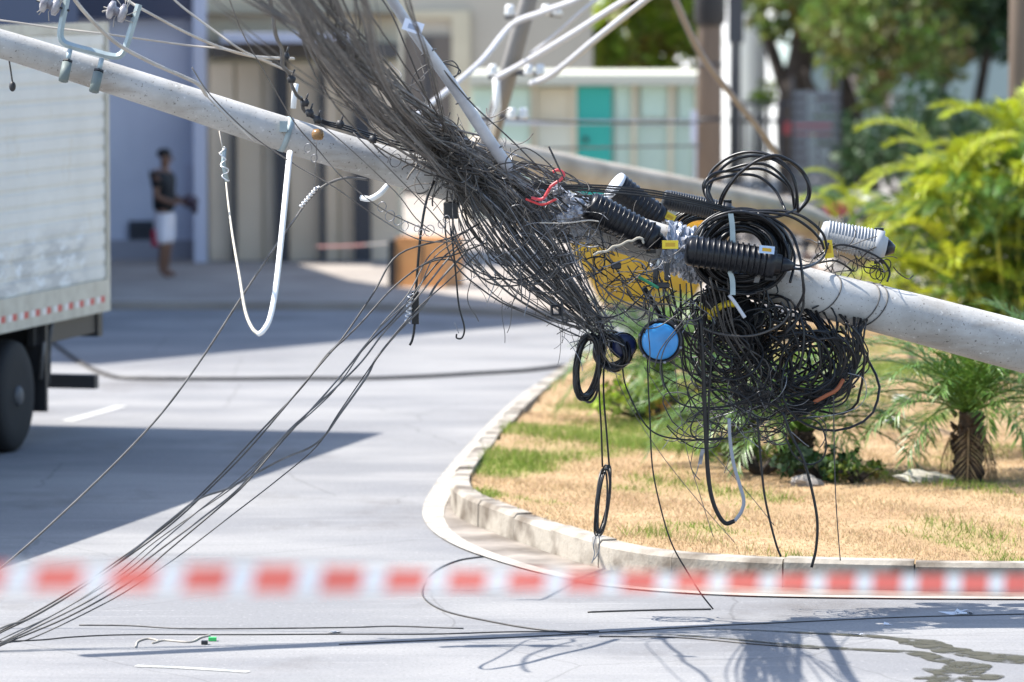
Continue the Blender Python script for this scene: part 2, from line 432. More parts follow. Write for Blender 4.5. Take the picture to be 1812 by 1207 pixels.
# grass blades over the lawn
def blades(name, n, colm, kindsel, hmin, hmax, wid, label, seed):
    R = np.random.RandomState(seed)
    x = R.uniform(-1.2, 6.8, n); y = R.uniform(33.0, 58, n)
    keep = (np.abs(x) < y * .118 + .3) & inside(x, y) & (kdist(x, y) > 0.13)
    keep &= R.uniform(0, 1, n) < (36.0 / y) ** 2
    g = green(x, y); keep &= (R.uniform(0, 1, n) < (g if kindsel else 1 - .85 * g))
    x = x[keep]; y = y[keep]; k = len(x); z = lawn_h(x, y) - .004
    h = R.uniform(hmin, hmax, k) * (0.6 + 0.8 * (0.5 + 0.5 * np.sin(x * 5 + y * 3))); a = R.uniform(0, math.pi, k); w = wid * R.uniform(.6, 1.4, k)
    lx = R.normal(0, .45, k) * h; ly = R.normal(0, .45, k) * h
    v = np.zeros((k, 3, 3)); v[:, 0] = np.stack([x - w * np.cos(a), y - w * np.sin(a), z], 1); v[:, 1] = np.stack([x + w * np.cos(a), y + w * np.sin(a), z], 1)
    v[:, 2] = np.stack([x + lx, y + ly, z + h], 1)
    me = bpy.data.meshes.new(name); me.vertices.add(3 * k); me.vertices.foreach_set('co', v.ravel())
    me.loops.add(3 * k); me.loops.foreach_set('vertex_index', np.arange(3 * k)); me.polygons.add(k); me.polygons.foreach_set('loop_start', np.arange(k) * 3)
    me.polygons.foreach_set('loop_total', np.full(k, 3)); me.update(calc_edges=True); me.materials.append(colm)
    o = bpy.data.objects.new(name, me); COL.objects.link(o); tag(o, label, 'grass', kind='stuff')
blades('dry_grass', 420000, mat('dry_grass_blade', (0.5, 0.37, 0.215), .85, island=.3, transl=.3, spec=.2), False, .012, .036, .0035, 'short dry straw coloured grass over the traffic island', 1)
blades('green_grass', 500000, mat('green_grass_blade', (0.2, 0.27, 0.05), .7, island=.4, transl=.35, spec=.2), True, .03, .085, .004, 'fresh green grass growing in patches on the traffic island', 2)
# ================================================================== BUILDINGS
M_BLUE = mat('blue_grey_plaster', C(218, 222, 234), .85, col2=C(208, 212, 225), scale=1.2, detail=5)
M_BLUED = mat('dark_blue_band', C(66, 72, 92), .6)
M_WHITEW = mat('white_plaster', C(206, 208, 222), .85)
M_BEIGE = mat('beige_metal_panel', C(230, 210, 184), .75, col2=C(219, 199, 172), scale=.8)
M_POST = mat('grey_metal_post', C(62, 62, 66), .6)
M_CREAM = mat('cream_plaster', C(208, 198, 172), .85, col2=C(196, 186, 160), scale=1.0)
M_TAUPE = mat('taupe_plaster', C(192, 184, 168), .85, col2=C(184, 175, 159), scale=.7)
M_GLASSD = mat('dark_window_glass', (.02, .025, .03), .12)

def X(px, Y, py=600): return P(px, py, Y)[0]
def Zc(py, Y): return P(906, py, Y)[2]

# neighbouring building whose corner stands behind the truck
bl = empty('corner_building', (-9, 62, 0), label='dark blue grey building standing behind the white box truck', cat='building')
c0 = (-5.46, 60.55)
b = MB(); b.prism([c0, (-8.4, 66.9), (-9.7, 72.5), (-16.5, 72.5), (-20, 60), (-10.7, 53.8)], 0.1, 9.0); b.build('wall', mat('slate_wall', C(84, 92, 112), .85), bl, smooth=False)
b = MB(); b.prism([(-5.40, 60.55), (-8.36, 66.9), (-9.66, 72.55), (-16.6, 72.55), (-20.1, 60), (-10.72, 53.72)], 9.0, 9.12); b.build('roof', M_TAUPE, bl, smooth=False)
for i in range(4):
    a_ = Vector((c0[0], c0[1])); d_ = Vector((-10.7, 53.8)) - a_; u_ = d_.normalized(); n_ = Vector((-u_.y, u_.x)); n_ = -n_ if n_.y > 0 else n_
    o_ = a_ + u_ * (1.0 + 1.9 * i)
    b = MB(); 
    for z0 in (5.4,):
        q = [o_ + n_ * .0 , o_ + u_ * 1.2, o_ + u_ * 1.2 + n_ * .04, o_ + n_ * .04]
        b.prism([(p.x, p.y) for p in q][::-1], z0, z0 + 1.3)
    b.build('window', M_GLASSD, bl, smooth=False)

# long left facade: blue bay, white column, beige panels, grey posts
FY = 70.0
fb = empty('shop_building', (X(340, FY), FY, .1), label='shop building with blue grey bay, white corner column and tall beige metal panels', cat='building')
xa, xb, xc, xd = X(-80, FY), X(347, FY), X(368, FY), X(706, FY)
b = MB(); b.box((xa, FY + .6, .1), (xb, FY + .9, 6.2)); b.build('wall', M_BLUE, fb, smooth=False)
b = MB(); b.box((xa, FY + .45, .1), (xb, FY + .6, .38)); b.build('plinth', mat('grey_plinth', C(160, 160, 168), .9), fb, smooth=False)
b = MB(); b.box((xa, FY + .35, Zc(34, FY)), (X(345, FY), FY + .6, Zc(34, FY) + 1.2)); b.build('top_band', M_BLUED, fb, smooth=False)  # dark blue band across the top of the bay
b = MB(); b.box((xb, FY - .35, .1), (xc, FY + 1.1, 6.2)); b.build('column', M_WHITEW, fb, smooth=False)
# meter cabinet and white box beside the person
mc = MB(); mc.box((X(224, FY), FY + .5, Zc(441, FY)), (X(281, FY), FY + .6, Zc(394, FY))); mo = mc.build('meter_cabinet', mat('cabinet_grey', C(74, 82, 96), .5), fb, smooth=False)
for i in range(6):
    b = MB(); z = Zc(436, FY) + i * .058; b.box((X(229, FY), FY + .47, z), (X(276, FY), FY + .5, z + .03)); b.build('slat', M_POST, mo, smooth=False)
b = MB(); b.box((X(323, FY), FY + .5, Zc(346, FY)), (X(337, FY), FY + .6, Zc(294, FY))); b.build('white_box', M_WHITEW, fb, smooth=False)
# beige panels between seams
seams = [369, 417, 466, 510, 573, 600, 651, 706]
for i in range(len(seams) - 1):
    b = MB(); b.box((X(seams[i], FY) + .02, FY + .1 + (.03 if i % 2 else 0), Zc(462, FY)), (X(seams[i + 1], FY) - .02, FY + .2, Zc(112, FY)))
    b.build('panel', M_BEIGE, fb, smooth=False)
b = MB(); b.box((xc, FY + .2, .1), (xd, FY + 3, 6.2)); b.build('wall', mat('upper_beige_wall', C(204, 192, 166), .85), fb, smooth=False)
b = MB(); b.box((xc, FY - .02, .1), (xd, FY + .19, Zc(466, FY))); b.build('threshold', mat('dark_plinth', C(92, 88, 86), .9), fb, smooth=False)  # base strip in its own dark grey
for (p0, p1, y0) in ((489, 511, 100), (568, 577, 120), (628, 657, 100), (412, 420, 200)):
    b = MB(); b.box((X(p0, FY), FY - .1, Zc(466, FY)), (X(p1, FY), FY + .09, Zc(y0, FY))); b.build('post', M_POST, fb, smooth=False)
b = MB(); b.box((X(400, FY), FY - .9, Zc(74, FY)), (X(620, FY), FY + .19, Zc(58, FY))); b.build('awning', M_WHITEW, fb, smooth=False)
b = MB(); b.box((X(376, FY), FY - .02, Zc(103, FY)), (X(706, FY), FY + .19, Zc(76, FY))); b.build('lintel', mat('lintel_grey', C(96, 92, 88), .8), fb, smooth=False)
b = MB(); b.box((X(370, FY), FY - .06, Zc(30, FY)), (X(706, FY), FY + .19, Zc(22, FY))); b.build('string_course', mat('tan_trim', C(140, 122, 96), .85), fb, smooth=False)

# middle building with doorway, behind
MY = 92.0
mb_ = empty('plaster_building', (X(850, MY), MY, .1), label='taupe plaster building with a cream framed doorway behind the wire bundle', cat='building')
b = MB(); b.box((X(690, MY), MY, -.02), (X(1048, MY), MY + 8, 7.5)); b.build('wall', M_TAUPE, mb_, smooth=False)
for (p0, p1, y0, y1) in ((800, 832, 18, 330), (696, 712, 18, 330), (712, 800, 18, 32)):
    b = MB(); b.box((X(p0, MY), MY - .12, Zc(y1, MY)), (X(p1, MY), MY - .002, Zc(y0, MY))); b.build('door_frame', M_CREAM, mb_, smooth=False)
b = MB(); b.box((X(712, MY), MY - .06, -.02), (X(800, MY), MY - .004, Zc(62, MY))); b.build('door', mat('brown_grey_door', C(108, 100, 92), .7), mb_, smooth=False)
b = MB(); b.box((X(752, MY), MY - .1, Zc(220, MY)), (X(764, MY), MY - .062, Zc(70, MY))); b.build('door_edge', M_POST, mb_, smooth=False)

# green building
GY = 82.0
gb = empty('green_building', (X(1030, GY), GY, .1), label='low pale green building with a bright teal door behind the second pole', cat='building')
M_PG = mat('pale_green_wall', C(192, 214, 198), .8, col2=C(182, 204, 188), scale=1.2)
M_TEAL = mat('teal_door_paint', C(44, 164, 150), .6)
M_GREY2 = mat('grey_green_render', C(206, 208, 192), .85, col2=C(194, 196, 180), scale=1.1)
b = MB(); b.box((X(832, GY), GY + .15, -.02), (X(1238, GY), GY + 4, Zc(134, GY))); b.build('wall', M_GREY2, gb, smooth=False)
b = MB(); b.box((X(832, GY), GY - .15, Zc(150, GY)), (X(1240, GY), GY + 4.1, Zc(131, GY))); b.build('coping', mat('pale_coping', C(196, 196, 180), .85), gb, smooth=False)
for (p0, p1, y0, y1, m_) in ((838, 938, 156, 214, M_PG), (838, 938, 220, 330, M_PG), (950, 1012, 156, 214, M_CREAM), (950, 1012, 220, 330, M_GREY2), (1088, 1116, 152, 212, M_PG), (1134, 1180, 152, 208, M_PG), (1200, 1228, 152, 212, M_PG), (1088, 1228, 222, 330, mat('sage_wall', C(178, 198, 184), .85))):
    b = MB(); b.box((X(p0, GY), GY + .06, Zc(y1, GY)), (X(p1, GY), GY + .148, Zc(y0, GY))); b.build('panel', m_, gb, smooth=False)
dr = MB(); dr.box((X(1021, GY), GY + .02, -.02), (X(1082, GY), GY + .146, Zc(153, GY))); do = dr.build('door', M_TEAL, gb, smooth=False)
b = MB(); b.box((X(1032, GY), GY - .03, Zc(252, GY)), (X(1040, GY), GY + .018, Zc(242, GY))); b.build('handle', M_DARK, do, smooth=False)
for p0 in (940, 1012, 1117, 1182, 1229):
    b = MB(); b.box((X(p0, GY), GY - .02, -.02), (X(p0 + 8, GY), GY + .146, Zc(151, GY))); b.build('pilaster', M_CREAM, gb, smooth=False)
b = MB(); b.box((X(838, GY), GY - .04, Zc(219, GY)), (X(1236, GY), GY - .022, Zc(214, GY))); b.build('rail', M_WHITEW, gb, smooth=False)
b = MB(); b.box((X(1222, 78), 78, Zc(252, 78)), (X(1241, 78), 78.06, Zc(196, 78))); 
b.box((X(1229, 78), 78.06, .1), (X(1234, 78), 78.12, Zc(196, 78))); tag(b.build('notice_board', M_WHITEW, smooth=False), 'small white notice board beside the upright concrete pole', 'sign')

# bright white building right
M_WSUN = mat('white_sunlit_wall', (.82, .82, .8), .85)
wb = empty('white_building', (X(1350, 112), 112, 0), label='sunlit white building seen between the trees', cat='building')
x0, x1 = X(1296, 112), X(1398, 112)
b = MB(); b.prism([(x0, 110.2), (x0 + .9, 112), (x0 + .9, 118), (x0 - 4, 118)], 0, 7)
b.prism([(x1, 117.6), (x1 + 6, 118.2), (x1 - 2, 122), (x0 - 5, 122), (x0 + .2, 117.9)], 0, 7); b.build('wall', M_WSUN, wb, smooth=False)
b = MB(); b.prism([(x0 + .95, 109.2), (x1 + .2, 113.4), (x1 - .1, 113.9), (x0 + .65, 109.7)][::1], 0, 7); b.build('side_wall', M_WSUN, wb, smooth=False)
gwb = empty('grey_building', (X(1450, 100), 104, 0), label='pale grey green building with pink piers behind the dark tree trunks', cat='building')
b = MB(); b.box((X(1400, 104), 104, 0), (X(1800, 104), 110, 6.5)); b.build('wall', mat('pale_bluegreen_wall', C(168, 184, 180), .8), gwb, smooth=False)
for p0 in (1400, 1500, 1560):
    b = MB(); b.box((X(p0, 104), 103.8, 0), (X(p0 + 14, 104), 103.998, 6.5)); b.build('pier', mat('pinkish_pier', C(206, 182, 170), .85), gwb, smooth=False)

# railing and slatted gate
rl = empty('railing', (X(1350, 86), 86, .1), label='dark metal railing in front of the white building', cat='railing')
for zz in (Zc(186, 86), Zc(218, 86)):
    b = MB(); b.box((X(1285, 86), 86, zz), (X(1480, 86), 86.06, zz + .07)); b.build('rail', M_POST, rl, smooth=False)
for i in range(9):
    p0 = 1290 + i * 22
    b = MB(); b.box((X(p0, 86), 86.0, .1), (X(p0, 86) + .05, 86.05, Zc(183, 86))); b.build('post', M_POST, rl, smooth=False)
gt = empty('slatted_gate', (X(1440, 83), 83, .1), label='grey metal gate of horizontal slats beside the tree trunks', cat='gate')
for i in range(14):
    z = .16 + i * .155; b = MB(); b.box((X(1402, 83), 83, z), (X(1482, 83), 83.04, z + .1)); b.build('slat', mat('gate_grey', C(122, 126, 130), .6), gt, smooth=False)
for p0 in (1398, 1482):
    b = MB(); b.box((X(p0, 83), 82.95, .1), (X(p0 + 5, 83), 83.09, 2.5)); b.build('post', M_POST, gt, smooth=False)
sg = MB(); sg.box((X(1386, 84), 84, Zc(238, 84)), (X(1470, 84), 84.05, Zc(216, 84))); so = sg.build('street_sign', mat('faded_red', C(176, 72, 72), .6), smooth=False)
tag(so, 'faded red banner board fixed to the railing', 'sign')

# orange wooden cabinet and its dark side, white barrels on the pavement
ob = empty('wooden_cabinet', P(760, 517, 64.3)[:2] + (.1,), 0, 'orange brown wooden cabinet standing on the sunlit pavement', 'cabinet')
b = MB(); b.box((-.36, -.3, 0), (.36, .3, .66)); b.build('body', mat('orange_wood', (.62, .29, .1), .6, col2=(.52, .23, .08), scale=3), ob, world=False, smooth=False)
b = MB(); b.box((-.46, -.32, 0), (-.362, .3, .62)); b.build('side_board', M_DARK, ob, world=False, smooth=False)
for s_ in (-.03, .01):
    b = MB(); b.box((s_ - .0 + .02, -.31, .05), (s_ + .03, -.302, .62)); b.build('door_seam', M_BRN, ob, world=False, smooth=False)
ob.rotation_euler = (0, 0, -.42)
R = random.Random(4)
# yellow skip
ys = empty('yellow_skip', P(1140, 556, 60)[:2] + (.1,), .04, 'yellow metal skip standing on the pavement behind the black cables', 'skip')
M_SK = mat('yellow_paint', (.72, .42, .02), .5, col2=(.6, .34, .03), scale=3)
b = MB()
L0, L1, hh = .55, 1.05, 1.02
V8 = [(-L0, -.5, .08), (L0, -.5, .08), (L0, .5, .08), (-L0, .5, .08), (-L1, -.62, hh), (L1, -.62, hh), (L1, .62, hh), (-L1, .62, hh),
      (-L0 + .05, -.45, .14), (L0 - .05, -.45, .14), (L0 - .05, .45, .14), (-L0 + .05, .45, .14), (-L1 + .06, -.57, hh), (L1 - .06, -.57, hh), (L1 - .06, .57, hh), (-L1 + .06, .57, hh)]
b.add(V8, [(3, 2, 1, 0), (0, 1, 5, 4), (1, 2, 6, 5), (2, 3, 7, 6), (3, 0, 4, 7), (8, 9, 10, 11), (12, 13, 9, 8), (13, 14, 10, 9), (14, 15, 11, 10), (15, 12, 8, 11), (4, 5, 13, 12), (5, 6, 14, 13), (6, 7, 15, 14), (7, 4, 12, 15)])
b.build('body', M_SK, ys, world=False, smooth=False)
b = MB()
for y_ in (-.66, .66): b.box((-L1 - .04, y_ - .04, hh - .03), (L1 + .04, y_ + .04, hh + .05))
for x_ in (-L1, L1): b.box((x_ - .04, -.62, hh - .025), (x_ + .04, .62, hh + .045))
b.build('rim', M_SK, ys, world=False, smooth=False)
for x_ in (-.7, 0, .7):
    b = MB(); b.box((x_ * .75 - .04, -.64, .2), (x_ * .75 + .04, -.54, hh - .04)); b.build('stiffener', M_SK, ys, world=False, smooth=False)

# low concrete bench behind the island
cb = MB(); cb.box((X(1180, 55), 55, 0), (X(1330, 55), 55.5, .12)); cb.box((X(1185, 55), 55.02, .12), (X(1325, 55), 55.4, .36))
tag(cb.build('concrete_slab', M_CON, smooth=False), 'pale concrete slab lying on the far side of the traffic island', 'slab')

# ---- motorcycles
def motorcycle(colr, nm):
    r = empty('motorcycle', (0, 0, 0), 0, cat='motorcycle')
    for x_ in (-.65, .65):
        b = MB(); a = np.linspace(0, 2 * math.pi, 20, endpoint=False)
        b.tube(np.stack([x_ + .27 * np.cos(a), 0 * a, .31 + .27 * np.sin(a)], 1), .05, 8, closed=True); w = b.build('wheel', M_DARK, r, world=False)
        h = MB(); h.lathe((x_, -.05, .31), (x_, .05, .31), [(0, .05), (1, .05)], 10)
        for k in range(8):
            h.tube([(x_, 0, .31), (x_ + .26 * math.cos(k * .785), 0, .31 + .26 * math.sin(k * .785))], .008, 4)
        h.build('hub', M_STEEL, w, world=False)
    b = MB(); b.ball((.12, 0, .78), .2, sc=(1.35, .75, .7)); b.build('tank', mat(nm, colr, .3, coat=.5), r, world=False)
    b = MB(); b.ball((-.36, 0, .78), .2, sc=(1.8, .65, .35)); b.build('seat', M_DARK, r, world=False)
    b = MB(); b.ball((.0, 0, .42), .2, sc=(1.1, .7, .9)); b.tube([(-.1, .12, .3), (-.7, .14, .34)], .045, 8); b.build('engine', M_STEEL, r, world=False)
    b = MB(); b.tube([(.65, .08, .31), (.45, .06, .95)], .03, 6); b.tube([(.65, -.08, .31), (.45, -.06, .95)], .03, 6); b.tube([(.4, -.34, 1.06), (.46, 0, .98), (.4, .34, 1.06)], .018, 6)
    b.build('handlebar', M_STEEL, r, world=False)
    b = MB(); b.tube([(-.65, 0, .31), (-.2, 0, .4), (.2, 0, .7), (.45, 0, .9)], .03, 6); b.tube([(-.65, 0, .31), (-.5, 0, .72)], .025, 6); b.build('frame', M_DARK, r, world=False)
    b = MB(); b.ball((.56, 0, .88), .1); b.build('headlight', M_WHT, r, world=False)
    b = MB(); b.ball((-.72, 0, .72), .14, sc=(1.1, .5, .7)); b.build('tail', mat(nm, colr, .3), r, world=False)
    return r
for (px, py, colr, nm, rz, lab) in ((1330, 452, (.4, .02, .03), 'red_tank', 2.2, 'red motorcycle parked beyond the coiled black loops'), (1470, 470, (.45, .03, .05), 'red_tank', .4, 'red motorcycle parked beside the areca palm'),
                                   (1400, 462, (.35, .35, .37), 'silver_tank', 2.7, 'silver motorcycle parked between two red motorcycles'), (1545, 480, (.02, .02, .03), 'black_tank', .9, 'black motorcycle parked half behind the palm fronds')):
    m_ = motorcycle(colr, nm); g_ = G(px, py, .1); m_.location = g_; m_.rotation_euler = (0, 0, rz); m_['label'] = lab; m_['group'] = 'parked motorcycles'

# rubble on the ground beyond the island
b = MB(); R = random.Random(12)
for i in range(260):
    px, py = R.uniform(1280, 1640), R.uniform(425, 520); g_ = G(px, py, .1); s_ = R.uniform(.04, .22)
    M = Matrix.Translation(Vector(g_)) @ Matrix.Rotation(R.uniform(0, 3), 4, 'Z') @ Matrix.Rotation(R.uniform(-.5, .5), 4, 'X')
    b.box((-s_, -s_ * .6, -.02), (s_, s_ * .6, s_ * R.uniform(.5, 1.1)), R.choice([0, 0, 1, 2]), M)
tag(b.build('rubble', [mat('pale_rubble', (.5, .45, .38), .9), mat('grey_rubble', (.15, .14, .14), .9), mat('brown_rubble', (.16, .1, .07), .9)], smooth=False), 'broken concrete and debris strewn on the ground behind the motorcycles', 'rubble', kind='stuff')

# ================================================================== POLES IN THE BACKGROUND
up = empty('utility_pole', P(1255, 439, 75)[:2] + (.1,), 0, 'upright brown concrete utility pole standing beside the green building', 'pole')
b = MB(); b.lathe((0, 0, 0), (0, 0, 9), [(0, .21), (.5, .185), (1, .13)], 20); b.build('shaft', mat('brown_concrete', C(128, 112, 98), .9, col2=C(104, 90, 78), scale=2, stretch=(1, 1, .3)), up, world=False)
b = MB(); b.lathe((0, -.02, Zc(46, 75) - .1), (0, -.02, Zc(46, 75) + .9), [(0, .2), (.08, .25), (.9, .25), (1, .2)], 16); b.build('transformer', M_DARK, up, world=False)
for zz in (1.9, 2.75):
    b = MB(); b.lathe((0, 0, zz), (0, 0, zz + .05), [(0, .21), (1, .21)], 16); b.build('band', M_POST, up, world=False)
p2 = empty('utility_pole', P(1300, 390, 84)[:2] + (.1,), 0, 'thin dark grey utility pole right of the thick brown pole', 'pole')
b = MB(); b.lathe((0, 0, 0), (0, 0, 9), [(0, .11), (1, .08)], 12); b.build('shaft', mat('dark_grey_pole', C(88, 88, 92), .7), p2, world=False)
b = MB(); b.box((-.14, -.2, 3.0), (.14, -.1, 3.9)); b.build('junction_box', M_POST, p2, world=False, smooth=False)
p3 = empty('utility_pole', P(1808, 560, 59)[:2] + (.1,), 0, 'brown wooden looking pole at the edge of the palm leaves', 'pole')
b = MB(); b.lathe((0, 0, 0), (0, 0, 8), [(0, .2), (1, .16)], 16); b.build('shaft', mat('brown_concrete', C(128, 112, 98), .9), p3, world=False)

# second fallen pole, lying from the wires down to the rubble, with its leaning rack
fp = empty('fallen_pole', P(1000, 300, 51), 0, 'second fallen beige concrete pole lying out of focus behind the closures', 'pole')
b = MB(); pts = catmull([P(845, 262, 49.5), P(1000, 298, 51), P(1250, 348, 53), P(1420, 390, 55), P(1560, 470, 56.5)], 6)
b.tube(pts, np.interp(np.arange(len(pts)), [0, len(pts)], [.15, .19]), 20); b.build('shaft', mat('beige_concrete', C(182, 172, 158), .9, col2=C(152, 142, 128), scale=2.5, detail=6), fp)
lp = empty('leaning_pole', P(900, 130, 47), 0, 'slender grey leaning pole carrying white cables on small racks', 'pole')
b = MB(); b.tube([P(858, 275, 48), P(900, 130, 47), P(952, -60, 46)], [.1, .09, .08], 12); b.build('shaft', mat('grey_steel_pole', C(128, 124, 120), .7), lp)
for (px, py) in ((930, 22), (900, 128), (870, 205)):
    b = MB(); b.tube([P(px - 35, py + 8, 46.8), P(px + 10, py, 46.7), P(px + 62, py + 4, 46.8)], .03, 6); bo = b.build('rack', M_POST, lp)
    for dx in (-28, 36, 56):
        c_ = P(px + dx, py - 3, 46.6); b = MB(); b.lathe((c_[0], c_[1], c_[2] - .05), (c_[0], c_[1], c_[2] + .06), [(0, .035), (.3, .055), (.5, .035), (.7, .05), (1, .03)], 10); b.build('insulator', M_WHT, bo)
b = MB(); b.tube([P(878, 138, 46.5), P(880, 190, 46.5), P(868, 240, 46.8)], .035, 8); b.build('pipe', M_WHT, lp)

# ================================================================== TRUCK
TO = np.array([(193 - CX) * 45 / F_PX, 45.0, 0]); TU = np.array([-.231, -.973, 0]); TU /= np.linalg.norm(TU)
ang = math.atan2(TU[1], TU[0])                 # local +x = towards the cab, local +y = driver side seen here
tr = empty('box_truck', tuple(TO), ang, 'white box truck with scratched dirty side parked at the roadside', 'truck')
# visible side is at local y = 0, the body extends to local y = -2.4
sgn = 1 if (np.array([-TU[1], TU[0]])[0] > 0) else -1       # local +y direction in world x
S = -sgn
def tb(b, x0, x1, y0, y1, z0, z1, mi=0):
    ya, yb = sorted((S * y0, S * y1)); b.box((x0, ya, z0), (x1, yb, z1), mi)
M_TB = bpy.data.materials.new('dirty_truck_panel'); M_TB.use_nodes = True
N = M_TB.node_tree.nodes; L = M_TB.node_tree.links; bs = N['Principled BSDF']; bs.inputs['Roughness'].default_value = .55
tc = N.new('ShaderNodeTexCoord')
def nz(scale, det, st_=(1, 1, 1), ty=None):
    mp = N.new('ShaderNodeMapping'); mp.inputs['Scale'].default_value = st_; L.new(tc.outputs['Object'], mp.inputs[0])
    n = N.new('ShaderNodeTexNoise'); n.inputs['Scale'].default_value = scale; n.inputs['Detail'].default_value = det; n.inputs['Roughness'].default_value = .65; L.new(mp.outputs[0], n.inputs['Vector']); return n.outputs['Fac']
base = mixn(rngn(nz(.8, 5), .35, .65), C(220, 218, 212), C(206, 204, 198))
sx = N.new('ShaderNodeSeparateXYZ'); L.new(tc.outputs['Object'], sx.inputs[0])
def band(v, a, b_, c, d):
    r1 = rngn(v, a, b_); r2 = rngn(v, d, c); m_ = N.new('ShaderNodeMath'); m_.operation = 'MULTIPLY'; L.new(r1, m_.inputs[0]); L.new(r2, m_.inputs[1]); return m_.outputs[0]
zb = band(sx.outputs['Z'], 1.25, 1.4, 1.78, 2.02); xb_ = band(sx.outputs['X'], .45, .75, 3.6, 4.4)
sc1 = rngn(nz(5.0, 7, (.35, 1, 1.2)), .44, .56)
mm = N.new('ShaderNodeMath'); mm.operation = 'MULTIPLY'; L.new(zb, mm.inputs[0]); L.new(xb_, mm.inputs[1])
m2 = N.new('ShaderNodeMath'); m2.operation = 'MULTIPLY'; L.new(mm.outputs[0], m2.inputs[0]); L.new(sc1, m2.inputs[1])
c = mixn(m2.outputs[0], base, C(186, 186, 184))
sc2 = rngn(nz(7.0, 6, (.3, 1, .9)), .53, .6)
m3 = N.new('ShaderNodeMath'); m3.operation = 'MULTIPLY'; L.new(mm.outputs[0], m3.inputs[0]); L.new(sc2, m3.inputs[1])
c = mixn(m3.outputs[0], c, C(226, 228, 228))
rust = rngn(nz(3.5, 7, (1.5, 1, .4)), .6, .75)
c = mixn(rust, c, C(190, 178, 156)); L.new(c, bs.inputs['Base Color'])
bx = MB()
tb(bx, .02, 10.6, .03, 2.4, 1.16, 3.74); bo = bx.build('cargo_box', M_TB, tr, world=False, smooth=False)
# ribs of the corrugated side
for z in np.arange(1.42, 3.68, .155):
    b = MB(); tb(b, .08, 10.55, 0.016, .029, z, z + .1); b.build('rib', M_TB, bo, world=False, smooth=False)
M_TT = mat('truck_trim', C(200, 194, 178), .6, col2=C(182, 174, 158), scale=5)
b = MB(); tb(b, -.0, .07, -.005, .05, 1.1, 3.8); b.build('corner_post', M_TT, bo, world=False, smooth=False)
b = MB(); tb(b, .07, 10.6, -.0, .028, 3.7, 3.8); b.build('top_rail', M_TT, bo, world=False, smooth=False)
br_ = MB(); tb(br_, .07, 10.6, -.004, .028, 1.1, 1.4); br = br_.build('side_rail', M_TT, bo, world=False, smooth=False)
M_RR = mat('red_reflector', (.5, .04, .05), .35); M_RW = mat('white_reflector', (.7, .68, .66), .35)
for i in range(33):
    x0 = .18 + i * .31; b = MB(); tb(b, x0, x0 + .12, -.009, -.006, 1.19, 1.25); b.build('reflector', M_RR, br, world=False, smooth=False)
    b = MB(); tb(b, x0 + .12, x0 + .24, -.009, -.006, 1.19, 1.25); b.build('reflector', M_RW, br, world=False, smooth=False)
b = MB(); tb(b, .0, 12.4, .6, .75, .8, 1.1); tb(b, .0, 12.4, 1.65, 1.8, .8, 1.1); tb(b, -.02, .12, .08, 2.34, .86, 1.1); tb(b, .12, 1.9, .1, .16, .9, 1.12); b.build('chassis', M_DARK, tr, world=False, smooth=False)
b = MB(); tb(b, .05, .16, .1, 2.3, .37, .5); tb(b, .06, .15, .6, .72, .5, .86); tb(b, .06, .15, 1.6, 1.72, .5, .86); b.build('rear_bumper', mat('worn_black_steel', (.03, .03, .035), .5), tr, world=False, smooth=False)
b = MB(); tb(b, 1.72, 1.78, .03, .5, .3, 1.1); b.build('mudflap', M_DARK, tr, world=False, smooth=False)
b = MB(); b.tube([(1.66, S * .05, .55), (1.62, S * .05, .95), (1.58, S * .03, 1.12)], .025, 6); b.tube([(1.5, S * .1, 1.12), (1.8, S * .04, .9), (1.86, S * .05, .6)], .02, 6); b.build('mudflap_stay', M_GRY, tr, world=False)
def wheel(x, y0):
    b = MB(); b.lathe((x, S * y0, .5), (x, S * (y0 + .27), .5), [(0, .3), (.0, .44), (.1, .485), (.3, .5), (.7, .5), (.9, .485), (1, .44), (1, .3)], 36)
    w = b.build('tyre', mat('tyre_rubber', (.01, .01, .011), .8, bump=.3, bump_scale=30), tr, world=False)
    h = MB(); h.lathe((x, S * (y0 + .02), .5), (x, S * (y0 + .2), .5), [(0, .28), (.05, .29), (.06, .24), (.5, .13), (.55, .1), (1, .1)], 24)
    h.lathe((x, S * (y0 - .03), .5), (x, S * (y0 + .06), .5), [(0, .07), (.2, .09), (1, .1)], 14); ho = h.build('rim', mat('dull_rim', (.1, .1, .105), .6, metal=.2), w, world=False)
    n_ = MB()
    for q in range(10): n_.lathe((x + .15 * math.cos(q * .628), S * (y0 + .075), .5 + .15 * math.sin(q * .628)), (x + .15 * math.cos(q * .628), S * (y0 + .115), .5 + .15 * math.sin(q * .628)), [(0, .016), (1, .016)], 6)
    tag(n_.build('wheel_nuts', M_STEEL, w, world=False), kind='stuff')
for x_ in (2.45, 3.72, 11.6):
    for y_ in ((.06, .36, 1.77, 2.07) if x_ < 5 else (.1, 2.05)): wheel(x_, y_)
cb_ = MB()
prof = [(10.8, .55), (12.7, .55), (12.75, 1.5), (12.45, 2.6), (12.1, 2.85), (10.8, 2.85)]
vv = [(x_, S * .1, z) for x_, z in prof] + [(x_, S * 2.3, z) for x_, z in prof]; n = len(prof)
cb_.add(vv, [tuple(range(n)), tuple(range(n, 2 * n))[::-1]] + [(i, (i + 1) % n, n + (i + 1) % n, n + i) for i in range(n)]); co = cb_.build('cab', mat('white_cab', (.7, .7, .7), .4), tr, world=False, smooth=False)
b = MB(); tb(b, 11.2, 12.2, .085, .098, 1.7, 2.5); b.build('window', M_GLASSD, co, world=False, smooth=False)

